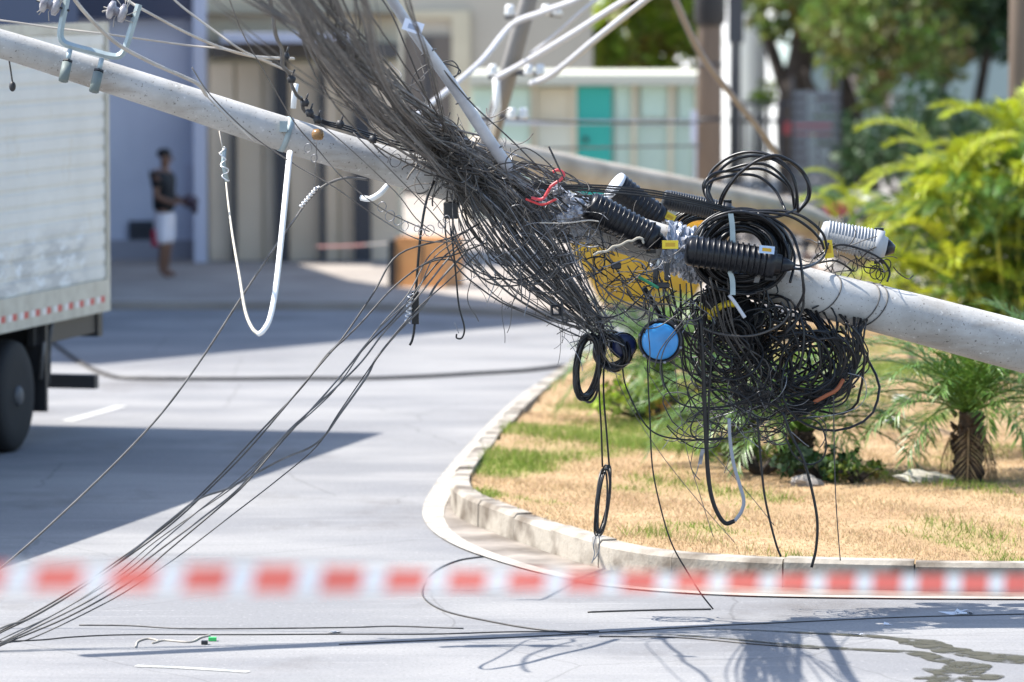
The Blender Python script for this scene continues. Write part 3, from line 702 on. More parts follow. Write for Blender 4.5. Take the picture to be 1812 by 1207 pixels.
# ================================================================== PERSON
def skin(name, joints, edges, radii, m, parent, sub=2, loc=None):
    me = bpy.data.meshes.new(name); me.from_pydata(joints, edges, []); me.materials.append(m)
    o = bpy.data.objects.new(name, me); COL.objects.link(o); o.parent = parent
    if loc: o.location = loc
    mo_ = o.modifiers.new('skin', 'SKIN'); mo_.use_smooth_shade = True
    if not me.skin_vertices: me.skin_vertices.new() if hasattr(me.skin_vertices, 'new') else None
    for i, sv in enumerate(me.skin_vertices[0].data):
        r = radii[i]; sv.radius = r if isinstance(r, tuple) else (r, r); sv.use_root = (i == 0)
    s2 = o.modifiers.new('sub', 'SUBSURF'); s2.levels = sub; s2.render_levels = sub
    return o
M_SKIN = mat('brown_skin', (.2, .1, .06), .55)
pe = empty('person', G(291, 492, .1), -.35, 'person in black t-shirt and white shorts with red panel standing by the blue wall', 'person')
# facing +x local after rotation (towards the right of the photo), slightly to the camera
J = [(0, 0, .93), (0, 0, 1.08), (0, 0, 1.25), (-.01, 0, 1.42), (0, 0, 1.5), (.02, 0, 1.58), (.03, 0, 1.66), (.02, 0, 1.73),
     (0, .1, .88), (.02, .1, .5), (-.02, .1, .1), (.12, .11, .03), (0, -.1, .88), (.03, -.1, .5), (-.01, -.1, .1), (.13, -.11, .03),
     (-.01, .19, 1.42), (.0, .25, 1.14), (.2, .14, 1.06), (.3, .1, 1.06), (-.01, -.19, 1.42), (-.01, -.26, 1.13), (.19, -.17, 1.05), (.3, -.1, 1.05)]
E = [(0, 1), (1, 2), (2, 3), (3, 4), (4, 5), (5, 6), (6, 7), (0, 8), (8, 9), (9, 10), (10, 11), (0, 12), (12, 13), (13, 14), (14, 15), (3, 16), (16, 17), (17, 18), (18, 19), (3, 20), (20, 21), (21, 22), (22, 23)]
Rr = [(.13, .15), (.12, .13), (.12, .15), (.11, .14), .055, .06, (.095, .08), (.07, .06), .085, .058, .038, .032, .085, .058, .038, .032, .06, .045, .035, .03, .06, .045, .035, .03]
skin('body', J, E, Rr, M_SKIN, pe)
for sy in (.1, -.1):
    for k, (dx, dz) in enumerate(((.0, .012), (.012, .004), (.012, -.006), (.004, -.016))):
        skin('finger', [(.3, sy + .01 * k * (-1 if sy > 0 else 1), 1.055 + dz), (.35 + dx * .5, sy, 1.05 + dz), (.375 + dx, sy * .85, 1.03 + dz)], [(0, 1), (1, 2)], [.011, .01, .009], M_SKIN, pe, 1)
    skin('thumb', [(.28, sy * .9, 1.07), (.32, sy * .7, 1.085)], [(0, 1)], [.013, .01], M_SKIN, pe, 1)
M_SHIRT = mat('black_tshirt', (.012, .013, .016), .85)
skin('t_shirt', [(0, 0, .87), (0, 0, 1.06), (0, 0, 1.25), (-.01, 0, 1.43), (-.01, .19, 1.43), (.0, .235, 1.24), (-.01, -.19, 1.43), (-.005, -.24, 1.24)],
     [(0, 1), (1, 2), (2, 3), (3, 4), (4, 5), (3, 6), (6, 7)], [(.165, .19), (.16, .19), (.165, .2), (.15, .19), .095, .085, .095, .085], M_SHIRT, pe)
M_SHORT = mat('white_shorts', (.75, .73, .78), .8)
skin('shorts', [(0, 0, .95), (0, 0, .86), (0, .1, .78), (.01, .11, .45), (0, -.1, .78), (.01, -.11, .45)], [(0, 1), (1, 2), (2, 3), (1, 4), (4, 5)], [(.14, .16), (.14, .15), .115, .1, .115, .1], M_SHORT, pe)
b = MB(); b.box((-.115, -.2, .44), (-.03, -.0, .68)); 
bb = b.build('red_panel', mat('red_cloth', (.45, .02, .05), .8), pe, world=False); bb.location = (0, 0, 0)
bv = bb.modifiers.new('bevel', 'BEVEL'); bv.width = .03; bv.segments = 3
b = MB(); b.ball((.005, 0, 1.715), .098, 14, 10, (1.08, .86, .78)); b.build('hair', mat('black_hair', (.01, .009, .008), .7), pe, world=False)
for sy in (.032, -.032):
    b = MB(); b.ball((.112, sy, 1.665), .012, 8, 6); b.build('eye', M_DARK, pe, world=False)
for sy in (.085, -.085):
    b = MB(); b.ball((.02, sy, 1.655), .028, 8, 6, (.7, .4, 1.2)); b.build('ear', M_SKIN, pe, world=False)
b = MB(); b.ball((.125, 0, 1.64), .018, 8, 6, (1, .8, 1.3)); b.build('nose', M_SKIN, pe, world=False)
b = MB(); b.ball((.113, 0, 1.605), .022, 8, 6, (.5, 1.2, .35)); b.build('mouth', mat('lips', (.22, .07, .06), .5), pe, world=False)
hb = MB(); hb.ball((0, 0, 0), .11, 14, 10, (1.1, .9, .85)); hb.box((.02, -.07, -.16), (.1, .07, -.02)); hp = (Matrix.Rotation(-.35, 4, 'Z') @ Vector((.39, 0, 1.06))) + Vector(pe.location)
ho = hb.build('dark_bag', mat('dark_helmet', (.04, .02, .035), .4), world=False); ho.location = hp; tag(ho, 'dark rounded bag held in the hands of the person', 'bag')

# ================================================================== VEGETATION
M_FR = mat('palm_green', (.1, .19, .03), .4, island=.3, transl=.3, spec=.6)
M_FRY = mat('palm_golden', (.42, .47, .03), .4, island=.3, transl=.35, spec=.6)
M_FRD = mat('palm_dry', (.25, .17, .08), .7, island=.3, transl=.2)
M_TRK = mat('fibrous_palm_trunk', (.085, .055, .035), .95, col2=(.035, .022, .015), scale=14, bump=1.0, bump_scale=30)
M_STEM = mat('areca_stem', (.42, .4, .06), .5, col2=(.2, .28, .05), scale=3)
def frond_mesh(name, L_, rise, droop, npair, ll, lw, m, seed, vee=.5, start=.18):
    R = random.Random(seed); b = MB()
    n = 16; pts = []
    x = z = 0.0; a = rise
    for i in range(n + 1):
        pts.append((x, 0, z)); s_ = L_ / n; a2 = a - droop * (i / n) ** 1.3
        x += math.cos(a2) * s_; z += math.sin(a2) * s_
    p = np.array(pts); b.tube(p, np.linspace(.013, .003, n + 1) * max(.8, L_ / 1.5), 5)
    for k in range(npair):
        t = start + (1 - start) * (k + .5) / npair
        c = np.array([np.interp(t * n, range(n + 1), p[:, i]) for i in range(3)])
        c2 = np.array([np.interp(min(n, t * n + .5), range(n + 1), p[:, i]) for i in range(3)]) - np.array([np.interp(max(0, t * n - .5), range(n + 1), p[:, i]) for i in range(3)])
        tg = c2 / np.linalg.norm(c2); up_ = np.cross(tg, (0, 1, 0)); up_ = -up_ if up_[2] < 0 else up_
        for sd_ in (-1, 1):
            l = ll * (math.sin(math.pi * (0.12 + .8 * t)) ** .6) * R.uniform(.8, 1.1); sw = R.uniform(.45, .8) + .5 * t
            d = np.array([0, sd_, 0]) * math.cos(sw) + tg * math.sin(sw) + up_ * (vee + R.uniform(-.2, .2)); d /= np.linalg.norm(d)
            w = np.cross(d, up_); w = w / max(1e-6, np.linalg.norm(w)) * lw * .5
            g = np.array([0, 0, -1]) * l
            b.add([c, c + d * l * .45 + w - g * -.04, c + d * l + g * R.uniform(.15, .4), c + d * l * .45 - w - g * -.04], [(0, 1, 2, 3)])
    o = b.build(name, m, None, world=False, smooth=False); return o
def palm(loc, h, tr_r, protos, nf, label, seed, sc=1.0, dry=None):
    R = random.Random(seed); r = empty('palm_tree', loc, 0, label, 'palm tree')
    b = MB(); n = 14; zz = np.linspace(-.05, h, n)
    rr = tr_r * (1.25 - .3 * np.linspace(0, 1, n)) * (1 + .1 * np.sin(np.arange(n) * 2.6)); b.tube(np.stack([.03 * np.sin(zz * 2), 0 * zz, zz], 1), rr, 12)
    for k in range(60):
        a = R.uniform(0, 6.28); z0 = R.uniform(.02, h * .98); q = tr_r * 1.15
        b.tube([(q * .8 * math.cos(a), q * .8 * math.sin(a), z0), (q * 1.2 * math.cos(a), q * 1.2 * math.sin(a), z0 + .05)], [.02, .008], 4)
    b.build('trunk', M_TRK, r, world=False)
    for k in range(nf):
        f = R.choice(protos) if not (dry and k < dry[1]) else dry[0]
        c = f.copy(); COL.objects.link(c); c.parent = r; c.name = 'frond'
        el = (.75 - 1.25 * (k / nf)) if not (dry and k < dry[1]) else .95
        s_ = sc * R.uniform(.85, 1.1)
        c.location = (0, 0, h * .97); c.rotation_euler = (R.uniform(-.15, .15), el, k * 2.39996 + R.uniform(-.2, .2)); c.scale = (s_,) * 3
    return r
ph = [frond_mesh('frond', 1.05, .9, 1.5, 34, .3, .014, M_FR, s_, .25, .15) for s_ in (1, 2, 3)]
dryf = frond_mesh('frond', .7, .1, 1.0, 20, .18, .01, M_FRD, 9, .1, .2)
palm(GL(1712, 852), .55, .1, ph, 50, 'small date palm with a dark fibrous trunk beside the white rock', 1, 1.08, (dryf, 6))
palm(GL(1412, 838), .34, .1, ph, 40, 'low date palm with drooping fronds behind the hanging cables', 2, 1.1, (dryf, 5))
palm(GL(1318, 815), .3, .09, ph, 34, 'low dark date palm nearest the cable tangle on its left side', 3, .9, (dryf, 4))
palm(GL(1175, 735), .4, .09, ph, 40, 'yellowish date palm behind the blue round cap', 4, 1.0, (dryf, 3))
palm(GL(1860, 800), .5, .1, ph, 44, 'date palm cut by the photo edge under the fallen pole', 5, 1.05, (dryf, 5))
palm(GL(1250, 690), .3, .09, ph, 36, 'farther date palm half hidden behind the cable tangle', 6, .9)
for o in ph + [dryf]: bpy.data.objects.remove(o)
# areca clump
ag = [frond_mesh('frond', 1.75, 1.25, 1.7, 40, .42, .034, M_FR, s_, .45, .3) for s_ in (11, 12, 13)]
ay = [frond_mesh('frond', 1.75, 1.25, 1.7, 40, .42, .034, M_FRY, s_, .5, .3) for s_ in (14, 15, 16)]
def areca(base, n, spread, hmin, hmax, label, seed, sc=1.0):
    R = random.Random(seed); ar = empty('areca_palm', base, 0, label, 'palm')
    for k in range(n):
        a = R.uniform(0, 6.283); d = spread * math.sqrt(R.random()); h = R.uniform(hmin, hmax) * (1 - .35 * d / spread)
        bx_, by_ = .35 * d * math.cos(a), .35 * d * math.sin(a); tx, ty = d * math.cos(a), d * math.sin(a)
        b = MB(); st_ = catmull([(bx_, by_, -.05), ((bx_ + tx) / 2 * .9, (by_ + ty) / 2 * .9, h * .5), (tx, ty, h)], 6)
        b.tube(st_, np.linspace(.035, .018, len(st_)), 6); b.build('stem', M_STEM, ar, world=False)
        nf = R.randint(5, 7)
        for q in range(nf):
            sunny = (h > .62 * hmax or tx < -.5 * spread)  # golden fronds favour top and left: sunlight put into the frond colour
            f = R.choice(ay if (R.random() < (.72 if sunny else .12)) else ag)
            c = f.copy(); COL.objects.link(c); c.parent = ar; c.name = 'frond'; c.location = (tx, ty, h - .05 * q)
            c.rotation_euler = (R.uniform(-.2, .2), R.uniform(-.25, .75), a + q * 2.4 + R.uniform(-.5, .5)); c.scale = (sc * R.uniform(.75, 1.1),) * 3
    return ar
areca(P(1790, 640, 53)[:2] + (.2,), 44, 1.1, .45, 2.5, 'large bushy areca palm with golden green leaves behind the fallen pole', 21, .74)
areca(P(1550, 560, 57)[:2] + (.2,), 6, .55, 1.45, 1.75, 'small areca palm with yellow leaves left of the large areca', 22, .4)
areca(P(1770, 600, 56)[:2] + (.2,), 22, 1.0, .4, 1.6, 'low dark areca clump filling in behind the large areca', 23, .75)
for o in ag + ay: bpy.data.objects.remove(o)

# broadleaf trees
def crown_mesh(b, clumps, per, ls, seed, flat=.6):
    R = np.random.RandomState(seed)
    for (c, rad) in clumps:
        k = int(per * rad ** 2); u = R.normal(0, 1, (k, 3)); u /= np.linalg.norm(u, axis=1)[:, None]
        p = np.array(c) + u * (R.uniform(.25, 1.0, (k, 1)) ** .5) * rad * np.array([1, 1, flat])
        d1 = R.normal(0, 1, (k, 3)); d1 /= np.linalg.norm(d1, axis=1)[:, None]; d2 = np.cross(d1, R.normal(0, 1, (k, 3))); d2 /= np.linalg.norm(d2, axis=1)[:, None]
        s_ = ls * R.uniform(.6, 1.4, (k, 1))
        v = np.stack([p - d1 * s_, p + d2 * s_ * .5, p + d1 * s_, p - d2 * s_ * .5], 1).reshape(-1, 3)
        b.add(v, np.arange(4 * k).reshape(-1, 4).tolist())
M_LEAF = mat('broad_leaf', (.12, .18, .03), .5, col2=(.16, .1, .035), scale=1.2, lo=.5, hi=.65, island=.55, transl=.35, spec=.5)
M_LEAFL = mat('light_leaf', (.3, .4, .04), .5, col2=(.34, .2, .05), scale=1.5, lo=.52, hi=.62, island=.5, transl=.4, spec=.5)
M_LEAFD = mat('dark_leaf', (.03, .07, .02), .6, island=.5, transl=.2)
M_BARK = mat('dark_bark', (.035, .028, .024), .95, col2=(.07, .055, .045), scale=6, bump=.8, bump_scale=18)
def tree(loc, limbs, clumps, per, ls, m, label, seed):
    r = empty('tree', loc, 0, label, 'tree')
    b = MB()
    for pts, r0, r1 in limbs:
        q = catmull(pts, 6); b.tube(q, np.linspace(r0, r1, len(q)), 10)
    b.build('trunk', M_BARK, r)
    b = MB(); crown_mesh(b, clumps, per, ls, seed); b.build('crown', m, r, smooth=False)
R = random.Random(31)
def clumps(x0, x1, y0, y1, Y0, Y1, n, r0, r1):
    return [(P(R.uniform(x0, x1), R.uniform(y0, y1), R.uniform(Y0, Y1)), R.uniform(r0, r1)) for _ in range(n)]
T1 = 92
tree(P(1405, 352, T1)[:2] + (0,), [([P(1408, 352, T1), P(1400, 200, T1), P(1418, 100, T1), P(1430, 20, T1), P(1450, -200, T1)], .33, .2), ([P(1400, 190, T1), P(1370, 100, T1), P(1345, 10, T1), P(1330, -150, T1)], .16, .08), ([P(1415, 60, T1), P(1380, -40, T1)], .1, .06)],
     clumps(1320, 1520, -330, -20, 89, 95, 30, .8, 1.5) + clumps(1330, 1420, -20, 60, 91, 93, 6, .3, .5), 200, .13, M_LEAF, 'tall tree with a thick dark forked trunk before the white building', 1)
tree(P(1500, 345, 90)[:2] + (0,), [([P(1492, 352, 90), P(1488, 240, 90), P(1482, 150, 90), P(1500, 60, 90), P(1530, -60, 90)], .22, .12), ([P(1488, 200, 90), P(1440, 160, 90), P(1425, 120, 90)], .1, .06), ([P(1545, 340, 90), P(1518, 220, 90), P(1490, 130, 90), P(1470, 40, 90)], .17, .09)],
     clumps(1480, 1700, -200, 130, 86, 93, 46, .5, 1.2) + clumps(1500, 1560, 100, 200, 88, 91, 5, .3, .5), 210, .12, M_LEAF, 'bushy tree with two crossing trunks and rusty green leaves', 2)
tree(P(1740, 330, 94)[:2] + (0,), [([P(1650, 345, 94), P(1665, 150, 94), P(1720, -20, 94)], .16, .1), ([P(1700, 340, 94), P(1745, 100, 94), P(1768, -60, 94)], .12, .09)],
     clumps(1620, 1900, -260, 60, 92, 98, 40, .7, 1.4), 180, .13, M_LEAFD, 'dark leaved tree with slanting pale branches above the areca palm', 3)  # crown in the dark leaf colour
tree(P(1150, 300, 100)[:2] + (0,), [([P(1140, 300, 100), P(1135, 120, 100), P(1120, 0, 100), P(1100, -100, 100)], .2, .1)],
     clumps(1045, 1235, -120, 125, 97, 103, 60, .35, .8), 190, .15, M_LEAFL, 'yellow green flowering tree rising behind the green building', 4)
tree(P(1350, 360, 96)[:2] + (0,), [([P(1352, 330, 96), P(1350, 200, 96)], .05, .03)], clumps(1330, 1365, 150, 185, 96, 97, 5, .15, .25), 700, .08, M_LEAFL, 'slim sapling in front of the white wall', 5)
# dark shrubs below the trees
def shrub(px, py, Y, n, r0, r1, w, h, m, label, seed, ls=.07, per=500):
    base = P(px, py, Y); base = (base[0], base[1], max(.1, base[2]))
    R2 = random.Random(seed); r = empty('shrub', base, 0, label, 'shrub')
    cl = [((base[0] + R2.uniform(-w, w), base[1] + R2.uniform(-w, w) * .7, base[2] + R2.uniform(.1, h)), R2.uniform(r0, r1)) for _ in range(n)]
    b = MB()
    for c, _ in cl: b.tube([base, ((base[0] + c[0]) / 2, (base[1] + c[1]) / 2, base[2] + (c[2] - base[2]) * .6), c], [.03, .02, .01], 5)
    b.build('stem', M_BARK, r)
    b = MB(); crown_mesh(b, cl, per, ls, seed, .8); b.build('foliage', m, r, smooth=False)
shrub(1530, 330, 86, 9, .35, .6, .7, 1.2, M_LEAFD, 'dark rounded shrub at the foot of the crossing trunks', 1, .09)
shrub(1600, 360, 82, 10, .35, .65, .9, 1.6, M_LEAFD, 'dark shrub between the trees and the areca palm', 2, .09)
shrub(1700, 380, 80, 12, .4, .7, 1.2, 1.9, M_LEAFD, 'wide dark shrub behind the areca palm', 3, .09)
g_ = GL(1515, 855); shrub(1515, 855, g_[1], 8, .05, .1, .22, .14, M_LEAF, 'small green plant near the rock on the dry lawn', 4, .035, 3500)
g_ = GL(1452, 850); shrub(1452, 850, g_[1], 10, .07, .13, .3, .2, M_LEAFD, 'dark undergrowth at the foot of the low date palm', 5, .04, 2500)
g_ = GL(1345, 840); shrub(1345, 840, g_[1], 10, .07, .13, .35, .25, M_LEAF, 'leafy undergrowth below the cable tangle', 6, .04, 2500)
g_ = GL(1150, 745); shrub(1150, 745, g_[1], 12, .1, .2, .5, .4, M_LEAFL, 'light green low plants below the blue round cap', 7, .045, 1500)
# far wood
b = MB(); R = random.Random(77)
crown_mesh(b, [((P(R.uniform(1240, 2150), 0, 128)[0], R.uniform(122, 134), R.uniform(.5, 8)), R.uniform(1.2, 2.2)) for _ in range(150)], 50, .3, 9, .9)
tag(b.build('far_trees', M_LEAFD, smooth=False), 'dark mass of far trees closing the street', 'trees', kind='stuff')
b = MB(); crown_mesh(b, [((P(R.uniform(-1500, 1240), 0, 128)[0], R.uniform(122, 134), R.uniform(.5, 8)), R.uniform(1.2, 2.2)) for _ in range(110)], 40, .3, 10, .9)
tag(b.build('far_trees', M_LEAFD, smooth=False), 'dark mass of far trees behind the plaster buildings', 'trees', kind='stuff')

# rocks
def rock(px, py, sx_, sy_, sz_, label, seed, m):
    g_ = GL(px, py); b = MB(); b.ball((0, 0, 0), 1, 16, 10)
    v = b.v[0]; 
    for i in range(len(v)):
        nn_ = mnoise.noise(Vector(v[i] * 1.6 + seed * 3.1)); v[i] *= 1 + .45 * nn_
    v[:, 0] *= sx_; v[:, 1] *= sy_; v[:, 2] *= sz_
    o = b.build('rock', m, world=False, smooth=False); o.location = (g_[0], g_[1], g_[2] + sz_ * .3); o.rotation_euler = (0, .1, .2); tag(o, label, 'rock')
M_ROCK = mat('pale_rock', (.5, .46, .38), .9, col2=(.3, .27, .22), scale=4, bump=.6, bump_scale=12)
rock(1642, 852, .24, .14, .07, 'flat pale rock left of the small date palm trunk', 1, M_ROCK)
rock(1428, 858, .14, .1, .06, 'grey stone at the edge of the undergrowth', 2, mat('grey_rock', (.28, .25, .22), .9))
rock(1594, 712, .08, .06, .05, 'small white stone on the dry lawn', 3, mat('white_rock', (.8, .78, .74), .9))
rock(1572, 748, .07, .05, .04, 'second small white stone nearer the palms', 4, mat('white_rock', (.8, .78, .74), .9))
# ================================================================== FALLEN POLE (foreground)
PC = [(-700, -130), (-300, -8), (0, 77), (185, 135), (345, 186), (512, 240), (690, 293), (900, 353), (1150, 427), (1412, 509), (1620, 563), (1812, 614), (2200, 716), (2800, 872)]
PR = [.07, .085, .091, .1, .106, .114, .118, .126, .136, .15, .163, .172, .19, .22]
ppts = [P(x, y, YP(x)) for x, y in PC]
pole = empty('fallen_pole', ppts[7], 0, 'long round grey concrete pole fallen diagonally across the whole street', 'pole')
pp = catmull(ppts, 8); pr = np.interp(np.linspace(0, 1, len(pp)), np.linspace(0, 1, len(PR)), PR)
m = bpy.data.materials.new('pole_concrete'); m.use_nodes = True
N = m.node_tree.nodes; L = m.node_tree.links; bs = N['Principled BSDF']; bs.inputs['Roughness'].default_value = .85; bs.inputs['Specular IOR Level'].default_value = .25
tc = N.new('ShaderNodeTexCoord')
def nz(scale, det, st_=(1, 1, 1), rot=(0, 0, 0), ro=.6):
    mp = N.new('ShaderNodeMapping'); mp.inputs['Scale'].default_value = st_; mp.inputs['Rotation'].default_value = rot; L.new(tc.outputs['Object'], mp.inputs[0])
    n = N.new('ShaderNodeTexNoise'); n.inputs['Scale'].default_value = scale; n.inputs['Detail'].default_value = det; n.inputs['Roughness'].default_value = ro; L.new(mp.outputs[0], n.inputs['Vector']); return n.outputs['Fac']
c = mixn(rngn(nz(2.2, 8), .35, .68), C(184, 182, 178), C(146, 142, 135))
c = mixn(rngn(nz(3.5, 8, (.35, 1, 1.4), (0, -.29, 0)), .52, .72), c, C(138, 130, 120))
c = mixn(rngn(nz(60, 3), .62, .7), c, C(90, 84, 78))
c = mixn(rngn(nz(30, 3), .64, .74), c, C(206, 204, 200))
L.new(c, bs.inputs['Base Color'])
bp = N.new('ShaderNodeBump'); bp.inputs['Strength'].default_value = .35; bp.inputs['Distance'].default_value = .006; L.new(nz(40, 6), bp.inputs['Height']); L.new(bp.outputs[0], bs.inputs['Normal'])
b = MB(); b.tube(pp, pr, 40); b.build('shaft', m, pole)
def pole_at(px):
    i = np.interp(px, [p[0] for p in PC], range(len(PC))); t = i / (len(PC) - 1) * (len(pp) - 1)
    c = np.array([np.interp(t, range(len(pp)), pp[:, k]) for k in range(3)]); r = np.interp(t, range(len(pp)), pr)
    c2 = np.array([np.interp(t + .5, range(len(pp)), pp[:, k]) for k in range(3)]); ax = c2 - c; ax /= np.linalg.norm(ax)
    return c, r, ax
def band(px, w, m, name='band', dr=.004, parent=pole):
    c, r, ax = pole_at(px); b = MB(); b.lathe(c - ax * w / 2, c + ax * w / 2, [(0, r - .01), (0, r + dr), (1, r + dr), (1, r - .01)], 32); return b.build(name, m, parent)
band(505, .035, M_GALV); band(1222, .03, M_GALV); band(1003, .02, M_STEEL)
b = MB()
c, r, ax = pole_at(505); 
b.box(c + np.array([-.03, -r - .03, .02]), c + np.array([.02, -r + .0, .09])); b.build('clamp_lug', M_GALV, pole, smooth=False)
# thin wires wound round the right part of the pole
for j, (pxa, lean) in enumerate(((1446, .1), (1515, .09), (1527, .1), (760, .05))):
    c, r, ax = pole_at(pxa); u = np.cross(ax, (0, 1, 0)); u /= np.linalg.norm(u); v = np.cross(ax, u)
    a = np.linspace(0, 2 * math.pi, 28, endpoint=False)
    q = c + (r + .005) * (np.cos(a)[:, None] * u + np.sin(a)[:, None] * v) + ax * (lean * np.sin(a + .6))[:, None]
    b = MB(); b.tube(q, .0045, 6, closed=True); tag(b.build('wire_wrap', M_BLK2), ['thin dark wire wound round the pole nearest the grey closure', 'first of two close thin wires wound round the bare pole', 'second of two close thin wires wound round the bare pole', 'thin wire wound round the pole under the wire knot'][j], 'wire')

# ------------------------------------------------------------------ cable helper
def wpts(pts, Y=None, dy=0.0):
    out = []
    for p in pts:
        y = p[2] if len(p) > 2 else (Y if Y is not None else YP(p[0]) + dy)
        out.append(P(p[0], p[1], y))
    return out
def cable(name, label, cat, pts, r, m, Y=None, dy=-.25, group=None, n=6, sides=6, parent=None, wob=0.0):
    w = catmull(wpts(pts, Y, dy), n)
    if wob:
        k = len(w); ph_ = random.random() * 9
        s = np.arange(k)
        w[1:-1, 0] += wob * np.sin(s * .9 + ph_)[1:-1]; w[1:-1, 2] += wob * np.cos(s * 1.3 + ph_)[1:-1]
    b = MB(); b.tube(w, r, sides)
    o = b.build(name, m, parent)
    if label: tag(o, label, cat, group)
    return o
def gcable(name, label, cat, pts, r, m, n=6, group=None, z0=0.0):
    w = catmull([G(x, y, r + z0) for x, y in pts], n); b = MB(); b.tube(w, r, 6); return tag(b.build(name, m), label, cat, group)

# ------------------------------------------------------------------ U bracket with spool insulators
BY = 30.72
br = empty('cable_bracket', P(160, 95, BY), 0, 'galvanised U shaped bracket clamped on top of the pole near its tip', 'bracket')
w = catmull([P(122, -30, BY), P(117, 5, BY), P(110, 38, BY), P(107, 62, BY), P(112, 74, BY), P(126, 81, BY), P(160, 90, BY), P(196, 99, BY), P(212, 98, BY), P(222, 84, BY), P(233, 50, BY), P(246, 8, BY)], 6)
b = MB(); b.tube(w, .0215, 4); 
# slightly wider flat face
b.build('arm', M_GALV, br, smooth=False)
for (x0, y0, x1, y1) in ((124, 88, 112, 143), (180, 104, 166, 162)):
    b = MB(); a_ = np.array(P(x0, y0, BY - .03)); c_ = np.array(P(x1, y1, BY - .12)); mid = a_ + (c_ - a_) * .35
    b.tube([a_, mid], .018, 6); so_ = b.build('bolt', M_GALV, br)
    b = MB(); b.lathe(mid, mid + (c_ - a_) * .05, [(0, .035), (1, .035)], 6); b.build('nut', M_DARK, so_, smooth=False)
    b = MB(); b.tube([mid + (c_ - a_) * .08, c_], .033, 8); b.build('pad', mat('grey_pad', (.13, .16, .15), .6), so_)
for (x0, y0) in ((85, 9), (203, 21)):
    s_ = empty('insulator', P(x0, y0, BY - .05), 0, 'dusty spool insulator at the %s arm of the U bracket' % ('inner upper' if x0 < 100 else 'outer'), 'insulator')
    a_ = np.array(P(x0 - 20, y0 - 8, BY)); c_ = np.array(P(x0 + 38, y0 + 10, BY))
    b = MB(); b.tube([a_, c_], .008, 6); b.build('pin', M_DARK, s_)
    b = MB(); b.lathe(a_ + (c_ - a_) * .12, a_ + (c_ - a_) * .7, [(0, .03), (.1, .06), (.3, .062), (.4, .03), (.6, .03), (.7, .062), (.9, .06), (1, .03)], 14); b.build('spool', mat('dusty_porcelain', (.12, .11, .13), .3, col2=(.4, .38, .38), scale=18), s_)
    for q in range(9):
        a2 = random.uniform(0, 6.28); p0 = (a_ + c_) / 2
        b = MB(); b.tube([p0, p0 + np.array([.05 * math.cos(a2), -.02, .05 * math.sin(a2)]), p0 + np.array([.11 * math.cos(a2 + .4), -.03, .1 * math.sin(a2 + .4)])], .0028, 4); b.build('tie_wire', M_PALE, s_)

# pale service cables at the upper left
cable('service_cable', 'thick beige cable sagging from the bracket down onto the pole', 'cable', [(110, -40, 29.6), (140, 10, 29.8), (200, 72, 30.2), (262, 108, 30.5), (320, 134, 30.75), (352, 150, 30.85), (368, 172, 30.95), (400, 205, 31.0), (450, 250, 31.02)], [.0125] * 36 + [.005] * 13, M_PALE, n=6)
cable('service_cable', 'beige cable passing behind the outer arm of the U bracket', 'cable', [(180, -30, 33), (232, 5, 33), (262, 22, 33), (330, 58, 33.5), (390, 84, 34), (450, 100, 34.5), (520, 104, 35)], .011, M_PALE)
cable('service_cable', 'thin beige cable meeting the others over the white column', 'cable', [(280, -30, 34), (320, 10, 34), (380, 55, 34), (420, 84, 34), (450, 100, 34.5), (520, 130, 35)], .009, M_PALE)
cable('service_cable', 'nearly level beige cable behind the U bracket', 'cable', [(-80, 30, 33.5), (0, 36, 33.5), (100, 50, 33.5), (200, 62, 33.5), (330, 80, 34), (400, 88, 34), (480, 110, 34.5)], .0075, M_PALE)
cable('service_cable', 'short pale cable ending in a black drop weight above the truck', 'cable', [(16, 105, 31), (19, 125, 31), (22, 145, 31)], .006, M_BLK2)
b = MB(); b.ball(P(22, 153, 31), .028, 10, 8, (.8, .8, 1.2)); tag(b.build('drop_weight', M_DARK), 'small black weight hanging in front of the truck panel', 'weight')

# tube leaning into the knot, with a paper tag
tu = empty('grey_tube', P(800, 150, 30.4), 0, 'pale grey round tube leaning from the top of the photo into the wire bundle', 'tube')
b = MB(); b.tube(catmull([P(650, -90, 28.6), P(700, 10, 29.3), P(800, 150, 30.4), P(895, 290, 31.3), P(985, 400, 31.6)], 5), np.linspace(.027, .046, 21), 16); b.build('shaft', mat('pale_grey_tube', C(188, 192, 198), .5, col2=C(160, 164, 172), scale=4), tu)
b = MB(); b.box((-.062, -.004, -.036), (.062, .0, .036)); pt = b.build('paper_tag', mat('paper', (.72, .75, .84), .8), tu, world=False, smooth=False); pt.location = Vector(P(731, 47, 29.3)) - Vector(tu.location); pt.rotation_euler = (0, .32, 0)
b = MB(); b.box((-.03, -.006, -.018), (.035, -.0042, .012)); pp_ = b.build('print_block', mat('print_grey', (.32, .36, .46), .8), pt, world=False, smooth=False)
for i in range(4):
    c_ = catmull([P(650, -90, 28.6), P(700, 10, 29.3), P(800, 150, 30.4), P(895, 290, 31.3), P(985, 400, 31.6)], 5)[8 + 3 * i]
    b = MB(); a = np.linspace(0, 6.28, 16, endpoint=False); b.tube(np.stack([c_[0] + .044 * np.cos(a), c_[1] + .044 * np.sin(a), c_[2] + .02 * np.cos(a)], 1), .006, 5, closed=True); b.build('tie', M_BLK2, tu)

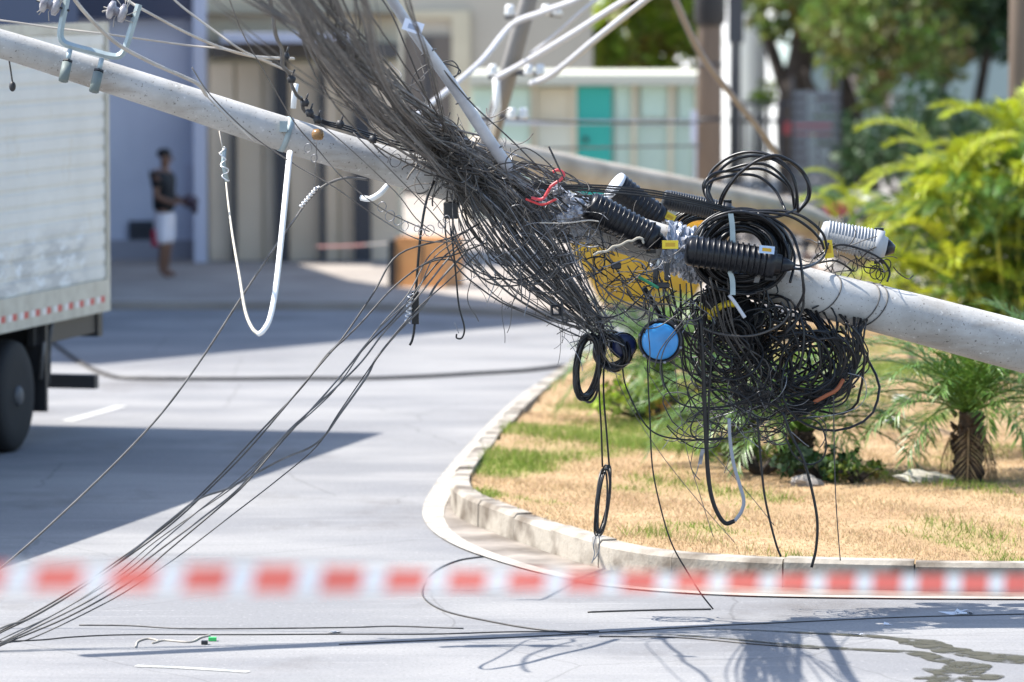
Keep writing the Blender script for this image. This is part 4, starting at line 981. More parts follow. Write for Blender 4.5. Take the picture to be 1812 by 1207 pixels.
# ------------------------------------------------------------------ fan of overhead wires and the bundle they run into
R = random.Random(101); NR = np.random.RandomState(8)
clusters = [(392, 14, 3), (455, 15, 14), (500, 14, 12), (530, 13, 28), (568, 14, 10), (608, 13, 20), (640, 16, 9), (690, 12, 4), (570, 60, 18)]
mats_f = [M_BRN, M_BRN, M_BLK2, M_GRY]
def fan(x0, cl):
    bow0, kx0, ky0, yt0 = cl
    kpx, kpy = 792 + 17 * kx0 + R.gauss(0, 5) + .08 * (x0 - 540), 268 + 22 * ky0 + R.gauss(0, 7)
    bow = bow0 + R.gauss(0, 6); jit = 1.0
    yt = yt0 + R.gauss(0, .35)
    pts = [(x0 - (kpx - x0) * .55, -175, yt - 2.2), (x0, 0, yt)]
    for t in (.3, .6, .85):
        x = x0 + (kpx - x0) * t; y = kpy * t; s_ = math.sin(math.pi * t) * bow * jit
        pts.append((x - s_ * .62 + R.gauss(0, 1.8), y + s_ * .75 + R.gauss(0, 1.8), yt + (31.2 - yt) * t))
    pts.append((kpx, kpy, 31.3 + .12 * R.gauss(0, 1)))
    return pts
def tail(kx, ky, L_):
    end = [(870, 350), (940, 440), (1005, 520), (1050, 565)]; a = R.gauss(0, 1); out = []
    for i, (x, y) in enumerate(end[:L_]):
        sp = (42, 42, 26, 14)[i]
        out.append((x + a * sp * .55 + R.gauss(0, 5), y - a * sp * .6 + R.gauss(0, 5), 31.35 + .1 * R.gauss(0, 1)))
    return out
k = 0
WHERE = ['at its outer left edge', 'in its left strand', 'in its left half', 'in the dark middle of the fan', 'right of its middle', 'in its right half', 'at its right edge', 'beside the paper tag', 'crossing it loosely']
HUE = {M_BRN.name: 'brown grey', M_BLK2.name: 'dusty black', M_GRY.name: 'light grey', M_STEEL.name: 'bright steel', M_BLK.name: 'black'}
def thick(r): return 'fine' if r < .004 else 'thin' if r < .005 else 'medium' if r < .006 else 'thick' if r < .008 else 'very thick'
for ci, (cx_, sg_, n_) in enumerate(clusters):
    left = n_
    while left > 0:
        kk = min(left, R.choice([3, 5, 8, 10])); left -= kk
        cl = (R.uniform(-14, 88) * (1.0 if cx_ > 430 else .4), R.gauss(0, 1), R.gauss(0, 1), R.uniform(23.6, 27.2)); xx = cx_ + R.gauss(0, sg_)
        for i in range(kk):
            pts = fan(xx + R.gauss(0, 5.5 if ci < 8 else 14), cl) + tail(0, 0, R.choice([1, 1, 2, 3, 4]))
            r_ = R.choice([.0026, .003, .0036, .0045, .0055, .0075]); m_ = R.choice(mats_f)
            cable('overhead_wire', '%s %s wire of the overhead fan, %s' % (thick(r_), HUE[m_.name], WHERE[ci]), 'wire', pts, r_, m_, group='wires of the overhead fan', n=4, sides=5)
# bundle of wires running down from the knot to the frayed end
for i in range(46):
    a = R.gauss(0, 1)
    pts = [(752 + R.gauss(0, 16), 228 + R.gauss(0, 20), 31.2), (795 + R.gauss(0, 18), 285 + R.gauss(0, 20), 31.3)] + tail(0, 0, 4)
    if R.random() < .5: pts.append((1075 + R.gauss(0, 15), 600 + R.gauss(0, 12), 31.4))
    r_ = R.choice([.003, .004, .0058]); m_ = R.choice([M_BRN, M_GRY, M_GRY, M_BLK2, M_STEEL])
    cable('bundle_wire', '%s %s wire in the bundle running down from the knot%s' % (thick(r_), HUE[m_.name], ' to the oval coil' if len(pts) > 6 else ''), 'wire', pts, r_, m_, group='wires of the main bundle', n=5, sides=5)
# wires spreading right from the knot over the pole and closures
for i in range(36):
    y1 = R.uniform(-46, 22)
    pts = [(775 + R.gauss(0, 14), 240 + R.gauss(0, 15), 31.2), (860, 285 + y1 * .5 + R.gauss(0, 6), 31.3), (940 + R.gauss(0, 8), 335 + y1 + R.gauss(0, 8), 31.3), (1010 + R.gauss(0, 12), 375 + y1 * 1.1 + R.gauss(0, 12), 31.4)]
    if R.random() < .6: pts.append((1065 + R.gauss(0, 25), 400 + y1 + R.gauss(0, 22), 31.5))
    r_ = R.choice([.003, .004, .006]); m_ = R.choice([M_BRN, M_GRY, M_BLK2, M_STEEL])
    cable('crossing_wire', '%s %s wire spreading right %s' % (thick(r_), HUE[m_.name], 'from the knot to the first closure' if len(pts) > 4 else 'from the knot, ending at the silver wrap'), 'wire', pts, r_, m_, group='wires spreading right from the knot', n=5, sides=5)

# curly tangles: nobody could count these
def curly(b, start, dirn, length, r, turn, R_, grav=0.0, step=.02, zlim=None):
    p = np.array(start, float); d = np.array(dirn, float); d /= np.linalg.norm(d); w = R_.normal(0, turn, 3); pts = [p.copy()]
    for i in range(int(length / step)):
        w = w * .86 + R_.normal(0, turn * .5, 3); d = d + np.cross(w, d) * step * 10; d[2] -= grav * step; d[1] *= .93; d /= np.linalg.norm(d); p = p + d * step; pts.append(p.copy())
    b.tube(np.array(pts[::1]), r, 4, caps=False)
def frizz(name, label, spine, n, lens, rads, ms, turn, spread, seed, grav=0., follow=.7):
    NR_ = np.random.RandomState(seed); bs_ = [MB() for _ in ms]; sp = catmull([P(*q) for q in spine], 8)
    for i in range(n):
        t = NR_.uniform(0, len(sp) - 2); j = int(t); c0_ = sp[j] + (sp[j + 1] - sp[j]) * (t - j); dr = sp[j + 1] - sp[j]; dr /= np.linalg.norm(dr)
        d = dr * follow * NR_.choice([-1, 1]) + NR_.normal(0, .6, 3)
        curly(bs_[NR_.randint(len(ms))], c0_ + NR_.normal(0, 1, 3) * spread * np.array([1, .5, 1]), d, NR_.uniform(*lens), NR_.choice(rads), turn, NR_, grav)
    b = MB()
    for i, q in enumerate(bs_):
        for v_ in q.v: pass
        off = b.n
        if q.v: b.add(np.vstack(q.v), q.f, i)
    tag(b.build(name, ms), label, 'tangled wire', kind='stuff')
ML = [M_BRN, M_GRY, M_STEEL, M_BLK2]
frizz('frayed_wire', 'frayed curly wire ends matted along the main bundle', [(800, 270, 31.25), (880, 360, 31.25), (960, 460, 31.25), (1040, 545, 31.3)], 150, (.15, .45), [.0016, .0025, .0035], ML, .55, .11, 1)
frizz('frayed_wire', 'thin curled wire ends matted over the wrapped pole', [(880, 320, 31.3), (960, 370, 31.3), (1040, 420, 31.4)], 120, (.1, .4), [.0018, .0025, .003], ML, .7, .12, 2)
frizz('frayed_wire', 'black knot of wire where the overhead fan meets the pole', [(735, 235, 31.2), (780, 270, 31.1), (815, 320, 31.2)], 120, (.1, .28), [.003, .004, .006], [M_BLK2, M_BRN, M_GRY], .6, .085, 3)
frizz('frayed_wire', 'frayed wire ends hanging below the pole left of the yellow skip', [(840, 420, 31.3), (920, 480, 31.3), (1010, 540, 31.3)], 36, (.2, .5), [.0018, .0025, .004], ML, .45, .1, 4, grav=6, follow=.3)
frizz('frayed_wire', 'matted dark wire under the two ribbed closures', [(1010, 450, 31.3), (1090, 480, 31.4), (1170, 500, 31.4), (1230, 560, 31.5)], 95, (.15, .45), [.002, .003, .005], [M_BLK2, M_BLK, M_BRN, M_STEEL], .55, .09, 5)
frizz('frayed_wire', 'thin black wire mess around the right end of the grey closure', [(1450, 440, 32.2), (1510, 460, 32.2), (1560, 470, 32.2)], 30, (.15, .4), [.003, .004], [M_BLK, M_BLK2], .8, .05, 6)
frizz('frayed_wire', 'silvery wire ends curling below the black tangle', [(1230, 740, 31.7), (1320, 745, 31.7), (1400, 735, 31.7)], 70, (.15, .5), [.0025, .0035], [M_STEEL, M_BLK, M_BLK2], .5, .08, 7, follow=.5)
frizz('frayed_wire', 'sparse dark wire ends sprouting up from the overhead fan', [(690, 150, 29.8), (760, 200, 30.6), (840, 230, 31)], 18, (.2, .4), [.003, .004], [M_BRN, M_GRY], .5, .07, 8)
frizz('frayed_wire', 'frayed ends where the main bundle stops above the street', [(1030, 540, 31.3), (1060, 580, 31.3), (1075, 610, 31.3)], 60, (.12, .35), [.002, .003], ML, .5, .045, 9, grav=4)

# crinkled silvery plastic wrapped over the pole
c, r, ax = pole_at(950); NRp = np.random.RandomState(3)
for (xa_, xb_, lab) in ((905, 1035, 'crinkled silver plastic sheet wrapped round the pole under the wires'), (1165, 1250, 'torn white blue plastic wrapped on the pole between two closures')):
    ca, ra, _ = pole_at(xa_); cb2, rb, _ = pole_at(xb_); b = MB(); ns, na = 26, 40
    axv = (cb2 - ca) / np.linalg.norm(cb2 - ca); u = np.cross(axv, (0, 1, 0)); u /= np.linalg.norm(u); v = np.cross(axv, u); V = []; F = []
    for i in range(ns + 1):
        for k_ in range(na):
            a = 2 * math.pi * k_ / na; p0 = ca + (cb2 - ca) * (i / ns)
            p1 = p0 + (ra + .01 + .045 * abs(mnoise.noise(Vector((i * .35, math.cos(a) * 3, math.sin(a) * 3 + xa_)))) + .02 * NRp.rand()) * (math.cos(a) * u + math.sin(a) * v); V.append(p1)
    for i in range(ns):
        for k_ in range(na): F.append((i * na + k_, i * na + (k_ + 1) % na, (i + 1) * na + (k_ + 1) % na, (i + 1) * na + k_))
    b.add(V, F); o = b.build('plastic_wrap', mat('silver_plastic', (.42, .45, .5), .22, metal=.25, col2=(.2, .21, .24), scale=14), smooth=False); tag(o, lab, 'plastic sheet')

# ------------------------------------------------------------------ splice closures
def closure(p0, p1, Y0, Y1, R0, R1, m, label, ribs=12, dome=True, capm=None, tail_m=M_PLAS, rib_from=.1, rib_to=.82):
    a_ = np.array(P(*p0, Y0)); c_ = np.array(P(*p1, Y1)); r_ = empty('splice_closure', tuple((a_ + c_) / 2), 0, label, 'cable closure')
    b = MB(); b.lathe(a_, c_, [(0, R0 * .55), (.015, R0 * .86), (.05, R0 * .96), (rib_to + .02, R1 * .92), (rib_to + .03, R1 * 1.0), (.93, R1 * 1.0), (.94, R1 * .7), (1.0, R1 * .62)], 28); bo_ = b.build('housing', m, r_)
    ax_ = (c_ - a_)
    for i in range(ribs):
        t = rib_from + (rib_to - rib_from) * i / (ribs - 1); rr = R0 + (R1 - R0) * t
        b = MB(); b.lathe(a_ + ax_ * (t - .011), a_ + ax_ * (t + .011), [(0, rr * .92), (.1, rr * 1.035), (.9, rr * 1.035), (1, rr * .92)], 24); b.build('rib', m, bo_)
    if capm: b = MB(); b.lathe(a_ - ax_ * .02, a_ + ax_ * .05, [(0, R0 * .8), (.2, R0 * 1.0), (1, R0 * 1.02)], 28); b.build('end_cap', capm, r_)
    b = MB(); b.lathe(c_, c_ + ax_ * .13, [(0, R1 * .55), (.3, R1 * .5), (1, R1 * .25)], 16); b.build('cable_boot', tail_m, r_)
    for sd_ in (-1, 1):
        b = MB(); k_ = np.array([0, 0, 1.0]) * R1 * .98 * sd_; b.box(c_ - ax_ * .14 + k_ - .018, c_ - ax_ * .08 + k_ + .018); b.build('latch', tail_m, r_, smooth=False)
    return r_
s = 1 / 268.0
closure((1040, 362), (1166, 428), 31.42, 31.5, 27 * s, 25 * s, M_PLAS, 'black ribbed closure slanting down in front of the pole nearest the wires')
closure((1086, 328), (1172, 392), 32.1, 32.2, 27 * s, 24 * s, M_PLAS, 'black closure with pale round end cap behind the first slanting closure', capm=mat('silver_cap', (.6, .62, .66), .35), ribs=10)
closure((1172, 352), (1300, 378), 32.35, 32.35, 18 * s, 18 * s, mat('charcoal_plastic', (.03, .032, .036), .4), 'slim charcoal closure lying behind the top of the pole', ribs=22)
closure((1213, 442), (1382, 468), 31.42, 31.42, 28 * s, 27 * s, M_PLAS, 'black ribbed closure lying across the big cable coil', ribs=13)
closure((1452, 412), (1568, 438), 32.3, 32.3, 24 * s, 29 * s, mat('pale_grey_plastic', (.36, .37, .38), .5), 'pale grey ribbed closure standing clear above the pole', ribs=15, rib_to=.78)
closure((1262, 505), (1330, 590), 31.95, 31.95, 34 * s, 40 * s, mat('matt_black_dome', (.01, .01, .011), .7), 'large matt black dome closure hanging under the pole behind the coil', ribs=6)
closure((1390, 492), (1480, 520), 32.42, 32.42, 24 * s, 28 * s, M_PLAS, 'black closure mostly hidden on the far side of the pole', ribs=8)
# yellow tags and clamps
def plate(name, px, py, Y, w, h, rot, m, label, cat, parent=None, th=.006):
    b = MB(); b.box((-w / 2, -th / 2, -h / 2), (w / 2, th / 2, h / 2)); o = b.build(name, m, world=False, smooth=False); o.location = P(px, py, Y); o.rotation_euler = (0, rot, 0); tag(o, label, cat)
    t = MB(); t.box((-w * .3, -th / 2 - .0015, -h * .22), (w * .3, -th / 2 - .0004, h * .22)); q = t.build('print', mat('tag_print', (.55, .32, .02), .6), o, world=False, smooth=False)
    return o
plate('yellow_label', 1186, 433, 31.35, .105, .055, 0, M_YEL, 'yellow label hanging between the two front closures', 'label')
plate('yellow_label', 1466, 441, 32.0, .06, .12, -.12, M_YEL, 'upright yellow label at the near end of the grey closure', 'label')
plate('yellow_label', 1186, 384, 32.15, .07, .05, .5, M_YEL, 'yellow label almost hidden behind the upper closures', 'label')
plate('blue_label', 1357, 442, 31.3, .1, .05, .1, mat('pale_blue', (.4, .52, .68), .5), 'pale blue label on the closure across the coil', 'label')
# wires running from the knot over the closures
for i in range(7):
    o_ = -7 + 2.2 * i + R.uniform(-.6, .6)
    cable('crossing_wire', '%s %s wire lying over the closures on the pole top' % (['uppermost', 'second', 'third', 'middle', 'fifth', 'sixth', 'lowest'][i], ['black', 'dusty'][i % 2]), 'wire', [(870, 318 + o_, 31.3), (960, 330 + o_ * .6, 31.3), (1060, 334 + o_, 31.3), (1160, 344 + o_, 31.4), (1250, 362 + o_ * .7, 31.6), (1300, 376 + o_, 31.7)], .0035 + .0006 * (i % 3), [M_BLK, M_BLK2][i % 2], group='wires over the closures')

# ------------------------------------------------------------------ coils
def ring_path(cx_, cy_, rx, ry, Y, tilt=0.0, depth=.0, n=44, wob=0.0, ph_=0.0):
    a = np.linspace(0, 2 * math.pi, n, endpoint=False) + ph_; q = []
    for t in a:
        x = rx * math.cos(t) * (1 + wob * math.sin(3 * t + ph_)); y = ry * math.sin(t) * (1 + wob * math.cos(2 * t + ph_ * 2))
        q.append(P(cx_ + x * math.cos(tilt) - y * math.sin(tilt), cy_ + x * math.sin(tilt) + y * math.cos(tilt), Y + depth * math.sin(t + ph_)))
    return np.array(q)
coil = empty('cable_coil', P(1312, 445, 31.6), 0, 'large flat coil of black cable strapped in front of the pole', 'cable coil')
for i in range(26):
    f = i % 13 / 12.0
    rx = 44 + 42 * f + R.gauss(0, 1.5); ry = 38 + 36 * f + R.gauss(0, 1.5)
    b = MB(); b.tube(ring_path(1312 + R.gauss(0, 2.5), 446 + R.gauss(0, 2), rx, ry, 31.62 + R.uniform(-.07, .12), R.uniform(-.1, .1), .06, wob=.015, ph_=R.uniform(0, 6)), .0115, 8, closed=True)
    b.build('turn', M_BLK, coil)
for (pts, m_) in (([(1293, 378), (1296, 400), (1297, 430)], M_GALV), ([(1290, 478), (1296, 495), (1297, 522)], M_GALV), ([(1350, 440), (1347, 470), (1338, 500)], M_GRY)):
    w = catmull([P(x, y, 31.42) for x, y in pts], 5); b = MB(); t = np.array([.017, 0, 0])
    b.add(np.vstack([w - t, w + t, w - t + (0, .03, 0), w + t + (0, .03, 0)]), [q for i in range(len(w) - 1) for q in ((i, len(w) + i, len(w) + i + 1, i + 1), (2 * len(w) + i, 2 * len(w) + i + 1, 3 * len(w) + i + 1, 3 * len(w) + i))])
    b.build('strap', m_, coil, smooth=False)
# loose rings standing above the pole
lp_ = empty('cable_loops', P(1340, 340, 31.8), 0, 'open black cable loops rising above the coil', 'cable loops')
top = [
    [(1268, 372), (1252, 330), (1262, 300), (1300, 274), (1345, 270), (1388, 290), (1408, 330), (1412, 372)],
    [(1262, 366), (1246, 340), (1250, 318), (1290, 300), (1330, 290), (1365, 296), (1398, 330), (1406, 372)],
    [(1270, 374), (1278, 345), (1300, 315), (1340, 284), (1378, 276), (1418, 300), (1434, 335), (1424, 362), (1410, 374)],
    [(1272, 372), (1284, 340), (1310, 306), (1350, 280), (1390, 282), (1424, 312), (1430, 345), (1414, 372)],
    [(1258, 360), (1247, 328), (1262, 308), (1300, 302), (1350, 300), (1390, 325), (1404, 350), (1408, 378)],
    [(1266, 370), (1250, 345), (1256, 322), (1300, 310), (1340, 312), (1370, 335), (1385, 362), (1390, 374)],
    [(1264, 372), (1254, 350), (1262, 318), (1290, 288), (1330, 276), (1372, 284), (1402, 310), (1410, 345), (1405, 376)],
    [(1270, 372), (1290, 330), (1320, 296), (1352, 282), (1400, 286), (1428, 320), (1432, 350), (1412, 376)]]
for i, q in enumerate(top):
    b = MB(); yy = 31.85 + .05 * math.sin(i * 2.1); b.tube(catmull([P(x, y, yy + .1 * math.sin(j * .8 + i)) for j, (x, y) in enumerate(q)], 7), .0098, 8); b.build('loop', M_BLK, lp_)
lp2 = empty('cable_loops', P(1390, 420, 31.6), 0, 'black cable loops bulging to the right of the flat coil', 'cable loops')
side = [
    [(1250, 400), (1280, 378), (1340, 373), (1390, 374), (1425, 386), (1455, 412), (1464, 440)],
    [(1250, 406), (1290, 382), (1345, 376), (1395, 382), (1430, 402), (1452, 425), (1458, 440)],
    [(1290, 378), (1340, 380), (1375, 405), (1392, 440), (1394, 470), (1380, 495), (1350, 512)],
    [(1300, 376), (1350, 384), (1385, 408), (1404, 445), (1405, 470), (1398, 500)],
    [(1310, 374), (1360, 384), (1398, 410), (1414, 450), (1420, 490), (1422, 520), (1408, 548)],
    [(1232, 430), (1250, 394), (1290, 376), (1335, 380), (1378, 410), (1388, 450), (1372, 495), (1330, 520), (1270, 512)],
    [(1340, 378), (1372, 384), (1398, 376), (1408, 372)],
    [(1236, 425), (1256, 392), (1300, 380), (1352, 390), (1384, 420), (1396, 455), (1384, 490), (1356, 512), (1300, 522)]]
for i, q in enumerate(side):
    b = MB(); b.tube(catmull([P(x, y, 31.5 + .06 * math.sin(i * 1.7 + j)) for j, (x, y) in enumerate(q)], 7), .0095, 8); b.build('loop', M_BLK, lp2)
cable('loose_cable', 'black cable curling from the closure boot to the yellow label', 'cable', [(1385, 470, 31.45), (1410, 476, 31.5), (1436, 470, 31.6), (1456, 456, 31.9), (1466, 430, 31.95)], .009, M_BLK)
cable('loose_cable', 'second black cable from the closure boot looping under the label', 'cable', [(1385, 462, 31.45), (1415, 470, 31.6), (1445, 466, 31.9), (1480, 462, 32.1), (1510, 480, 32.2)], .007, M_BLK)
cable('loose_cable', 'dark cable bowed along the underside of the grey closure', 'cable', [(1440, 458, 32.1), (1480, 434, 32.1), (1520, 440, 32.1), (1558, 458, 32.15), (1574, 480, 32.15), (1570, 498, 32.1)], .008, M_BLK)
cable('loose_cable', 'thin tie wire slanting over the grey closure', 'cable', [(1490, 440, 32.1), (1530, 425, 32.1), (1552, 418, 32.15)], .004, M_GRY)
for i, (x, y, rr) in enumerate(((1549, 482, 12), (1558, 486, 10), (1540, 470, 14), (1566, 470, 12))):
    b = MB(); b.tube(ring_path(x, y, rr * .8, rr, 32.15, .2 * i, .02, n=20), .004, 6, closed=True); tag(b.build('wire_curl', M_BLK), ['small black wire curl at the right end of the grey closure', 'small black wire curl lowest beside the pole edge', 'wider black wire curl under the grey closure', 'narrow black wire curl highest beside the closure end'][i], 'wire curl')
# coil behind (upper left of the big coil)
co2 = empty('cable_coil', P(1245, 385, 32.4), 0, 'second smaller black coil on the far side of the pole', 'cable coil')
for i in range(12):
    b = MB(); b.tube(ring_path(1240 + R.gauss(0, 2), 410 + R.gauss(0, 2), 30 + 2.4 * i, 20 + 2 * i, 32.45 + .03 * (i % 4), -.05, .04), .009, 6, closed=True); b.build('turn', M_BLK, co2)

# ------------------------------------------------------------------ the black tangle under the pole
NR2 = np.random.RandomState(17); b = MB(); 
def loopcurve(cx_, cy_, rx, ry, Y, turns, R_, jit):
    n = int(26 * turns); a = np.linspace(0, 2 * math.pi * turns, n); ph_ = R_.uniform(0, 6.28); tl = R_.uniform(-1.2, 1.2)
    dx = np.cumsum(R_.normal(0, jit, n)); dy = np.cumsum(R_.normal(0, jit, n)); k1, k2 = R_.uniform(-.25, .25, 2)
    x = rx * np.cos(a + ph_) * (1 + k1 * np.sin(a * 1.31)); y = ry * np.sin(a + ph_) * (1 + k2 * np.cos(a * .77))
    X_ = cx_ + x * math.cos(tl) - y * math.sin(tl) + dx; Y_ = cy_ + x * math.sin(tl) + y * math.cos(tl) + dy
    yy = Y + .22 * np.sin(a * .6 + ph_) + R_.uniform(-.12, .12)
    return np.array([P(X_[i], max(Y_[i], 455 + (X_[i] - 1230) * .27 + (20 if X_[i] > 1400 else 0)), yy[i]) for i in range(n)])
for i in range(27):
    t = NR2.uniform(); 
    cx_, cy_ = NR2.normal(1400, 30), NR2.normal(636, 24)
    b.tube(loopcurve(cx_, cy_, NR2.uniform(45, 112), NR2.uniform(30, 80), 31.95, NR2.uniform(.8, 2.4), NR2, 1.1), NR2.choice([.006, .0075, .009]), 6, caps=False)
for i in range(38):   # denser upper left part
    b.tube(loopcurve(NR2.normal(1300, 28), NR2.normal(590, 28), NR2.uniform(25, 70), NR2.uniform(25, 60), 31.9, NR2.uniform(.8, 2.2), NR2, 1.0), NR2.choice([.006, .008]), 5, caps=False)
for i in range(20):   # lower curls
    b.tube(loopcurve(NR2.normal(1330, 50), NR2.normal(718, 22), NR2.uniform(15, 75), NR2.uniform(8, 34), 31.8, NR2.uniform(.6, 1.8), NR2, 1.2), NR2.choice([.003, .0045]), 5, caps=False)
tag(b.build('cable_tangle', M_BLK), 'big black ball of tangled cable hanging under the pole', 'cable tangle', kind='stuff')
# strands running from the pole down the right flank of the ball
for i in range(26):
    x0 = R.uniform(1395, 1545); y0 = 500 + (x0 - 1400) * .27 + 30
    xm = R.uniform(1495, 1538) if x0 > 1480 else R.uniform(1440, 1520)
    hw = ['outermost', 'outer', 'inner'][0 if x0 > 1505 else 1 if x0 > 1450 else 2]; rq = R.choice([.005, .0065, .008])
    cable('tangle_strand', '%s %s black strand curving from the pole round the right of the tangle' % (thick(rq), hw), 'cable', [(x0, y0, 31.95), ((x0 + xm) / 2 + R.gauss(0, 6), 590 + R.gauss(0, 6), 31.8), (xm, 640 + R.gauss(0, 10), 31.8), (R.uniform(1440, 1500), 695 + R.gauss(0, 8), 31.8), (R.uniform(1360, 1430), 728 + R.gauss(0, 8), 31.85)], rq, M_BLK, group='strands down the right of the tangle')
for i in range(24):
    x0 = R.uniform(1160, 1290)
    hw = 'from the first closure' if x0 < 1205 else 'from below the yellow label' if x0 < 1250 else 'from the coil'; rq = R.choice([.0045, .0055, .0065])
    cable('tangle_strand', '%s %s strand drooping %s into the left of the tangle' % (thick(rq), ['black', 'dusty'][i % 2], hw), 'cable', [(x0, 500 + R.gauss(0, 12), 31.5), (x0 + R.uniform(5, 35), 590, 31.6), (x0 + R.uniform(40, 90), 660 + R.gauss(0, 10), 31.7), (R.uniform(1290, 1380), 725 + R.gauss(0, 14), 31.75)], rq, [M_BLK, M_BLK2][i % 2], group='strands down the left of the tangle')
# yellow strap, grey strap, reddish cable in the tangle
cable('yellow_strap', 'yellow curved strap round the black dome closure', 'strap', [(1255, 562, 31.7), (1266, 548, 31.65), (1285, 538, 31.65), (1300, 538, 31.7)], .022, M_YEL)
cable('yellow_strap', 'short yellow strap beside the coil bottom', 'strap', [(1236, 540, 31.7), (1250, 548, 31.7), (1270, 560, 31.75)], .012, M_YEL)
cable('grey_strap', 'torn pale grey strap hanging from the coil bottom', 'strap', [(1290, 522, 31.45), (1300, 535, 31.45), (1310, 550, 31.45), (1318, 562, 31.45)], .014, mat('pale_strap', (.5, .51, .54), .5))
cable('red_cable', 'rusty red cable showing at the lower right of the tangle', 'cable', [(1440, 712, 31.7), (1462, 700, 31.7), (1480, 690, 31.7), (1492, 672, 31.75)], .014, mat('rust_red', (.32, .09, .03), .6))

# ------------------------------------------------------------------ hanging things
# blue capped closure end facing the camera
bc = empty('round_cap', P(1168, 604, 31.3), 0, 'round black closure end with a glossy bright blue cap hanging below the wires', 'closure cap')
f_ = np.array(P(1168, 604, 31.12)); k_ = np.array(P(1176, 600, 31.6)); b = MB(); b.lathe(f_, k_, [(0, .12), (.04, .142), (.25, .146), (.6, .125), (1, .09)], 32); b.build('housing', M_PLAS, bc)
b = MB(); b.lathe(f_ - (k_ - f_) * .055, f_ + (k_ - f_) * .02, [(0, .085), (.25, .108), (.6, .118), (1, .121)], 32); b.build('cap', mat('bright_blue', (.03, .24, .54), .35, col2=(.02, .16, .38), scale=9, lo=.45, hi=.7, coat=.3), bc)
b = MB(); a = np.linspace(0, 2 * math.pi, 40, endpoint=False); fc = f_ + (k_ - f_) * .015; axn = (k_ - f_) / np.linalg.norm(k_ - f_); uu = np.cross(axn, (0, 0, 1)); uu /= np.linalg.norm(uu); vv2 = np.cross(axn, uu)
b.tube(fc + .136 * (np.cos(a)[:, None] * uu + np.sin(a)[:, None] * vv2), .008, 6, closed=True); b.build('clamp_ring', M_DARK, bc)
for ka in range(6):
    c6 = fc + .14 * (math.cos(ka * 1.047 + .3) * uu + math.sin(ka * 1.047 + .3) * vv2); b = MB(); b.lathe(c6 - axn * .012, c6 + axn * .02, [(0, .011), (1, .011)], 6); b.build('bolt', M_STEEL, bc)
cable('cap_cable', 'black cable holding the blue capped closure from above', 'cable', [(1176, 600, 31.6), (1172, 570, 31.75), (1158, 540, 31.7), (1140, 510, 31.6)], .018, M_BLK)
for i_, (q_, l_) in enumerate([([(1150, 545), (1147, 580), (1150, 620), (1149, 660)], 'thin dark wire passing straight down over the left of the blue cap'), ([(1215, 560), (1190, 590), (1168, 620), (1158, 650)], 'thin dark wire slanting across the blue cap'),
                  ([(1230, 552), (1200, 585), (1178, 612), (1168, 650), (1176, 690)], 'second thin dark wire slanting across the blue cap and hanging on'), ([(1100, 545), (1130, 575), (1160, 580), (1200, 556)], 'thin wire sagging above the blue cap')]):
    cable('crossing_wire', l_, 'wire', q_, .0042, M_BLK2, Y=31.0)
bd = empty('round_cap', P(1104, 612, 31.5), 0, 'small dark navy round cap beside the oval cable coil', 'closure cap')
f_ = np.array(P(1104, 612, 31.4)); k_ = np.array(P(1096, 608, 31.75)); b = MB(); b.lathe(f_, k_, [(0, .07), (.05, .088), (1, .08)], 24); b.build('housing', M_PLAS, bd)
b = MB(); b.lathe(f_ - (k_ - f_) * .05, f_ + (k_ - f_) * .02, [(0, .05), (.4, .075), (1, .08)], 24); b.build('cap', mat('navy', (.01, .02, .08), .35), bd)
def coilthing(label, cx_, cy_, rx, ry, n, Y, tilt, r, spread, m_=M_BLK, nm='hanging_coil'):
    e = empty(nm, P(cx_, cy_, Y), 0, label, 'cable coil')
    for i in range(n):
        b = MB(); b.tube(ring_path(cx_ + R.gauss(0, spread), cy_ + R.gauss(0, spread * 1.2), rx * R.uniform(.78, 1.04), ry * R.uniform(.9, 1.03), Y, tilt + R.gauss(0, .05), .12, ph_=R.uniform(0, 6), wob=.02), r, 6, closed=True); b.build('turn', m_, e)
    return e
coilthing('black oval coil hanging edge on below the frayed bundle end', 1040, 648, 22, 58, 12, 31.35, .14, .0085, 2.2)
coilthing('second black coil folded behind the oval coil', 1082, 622, 26, 30, 14, 31.45, -.4, .0095, 3)
coilthing('long narrow black coil hanging lowest above the kerb', 1066, 886, 11, 62, 7, 31.5, .12, .0065, 1.6)
cable('hanging_wire', 'left one of two wires holding the long narrow coil', 'wire', [(1062, 600, 31.4), (1060, 680, 31.4), (1064, 760, 31.45), (1066, 826, 31.5)], .006, M_BLK)
cable('hanging_wire', 'right one of two wires holding the long narrow coil', 'wire', [(1070, 600, 31.4), (1068, 690, 31.4), (1073, 760, 31.45), (1078, 824, 31.5)], .0065, M_BLK)
cable('hanging_wire', 'pale wire tail under the long narrow coil', 'wire', [(1056, 945, 31.5), (1050, 965, 31.5), (1052, 980, 31.5), (1047, 997, 31.5)], .004, M_STEEL)
cable('hanging_wire', 'second pale wire tail looping under the long narrow coil', 'wire', [(1060, 946, 31.5), (1061, 970, 31.5), (1055, 985, 31.5), (1048, 993, 31.5)], .0035, M_STEEL)
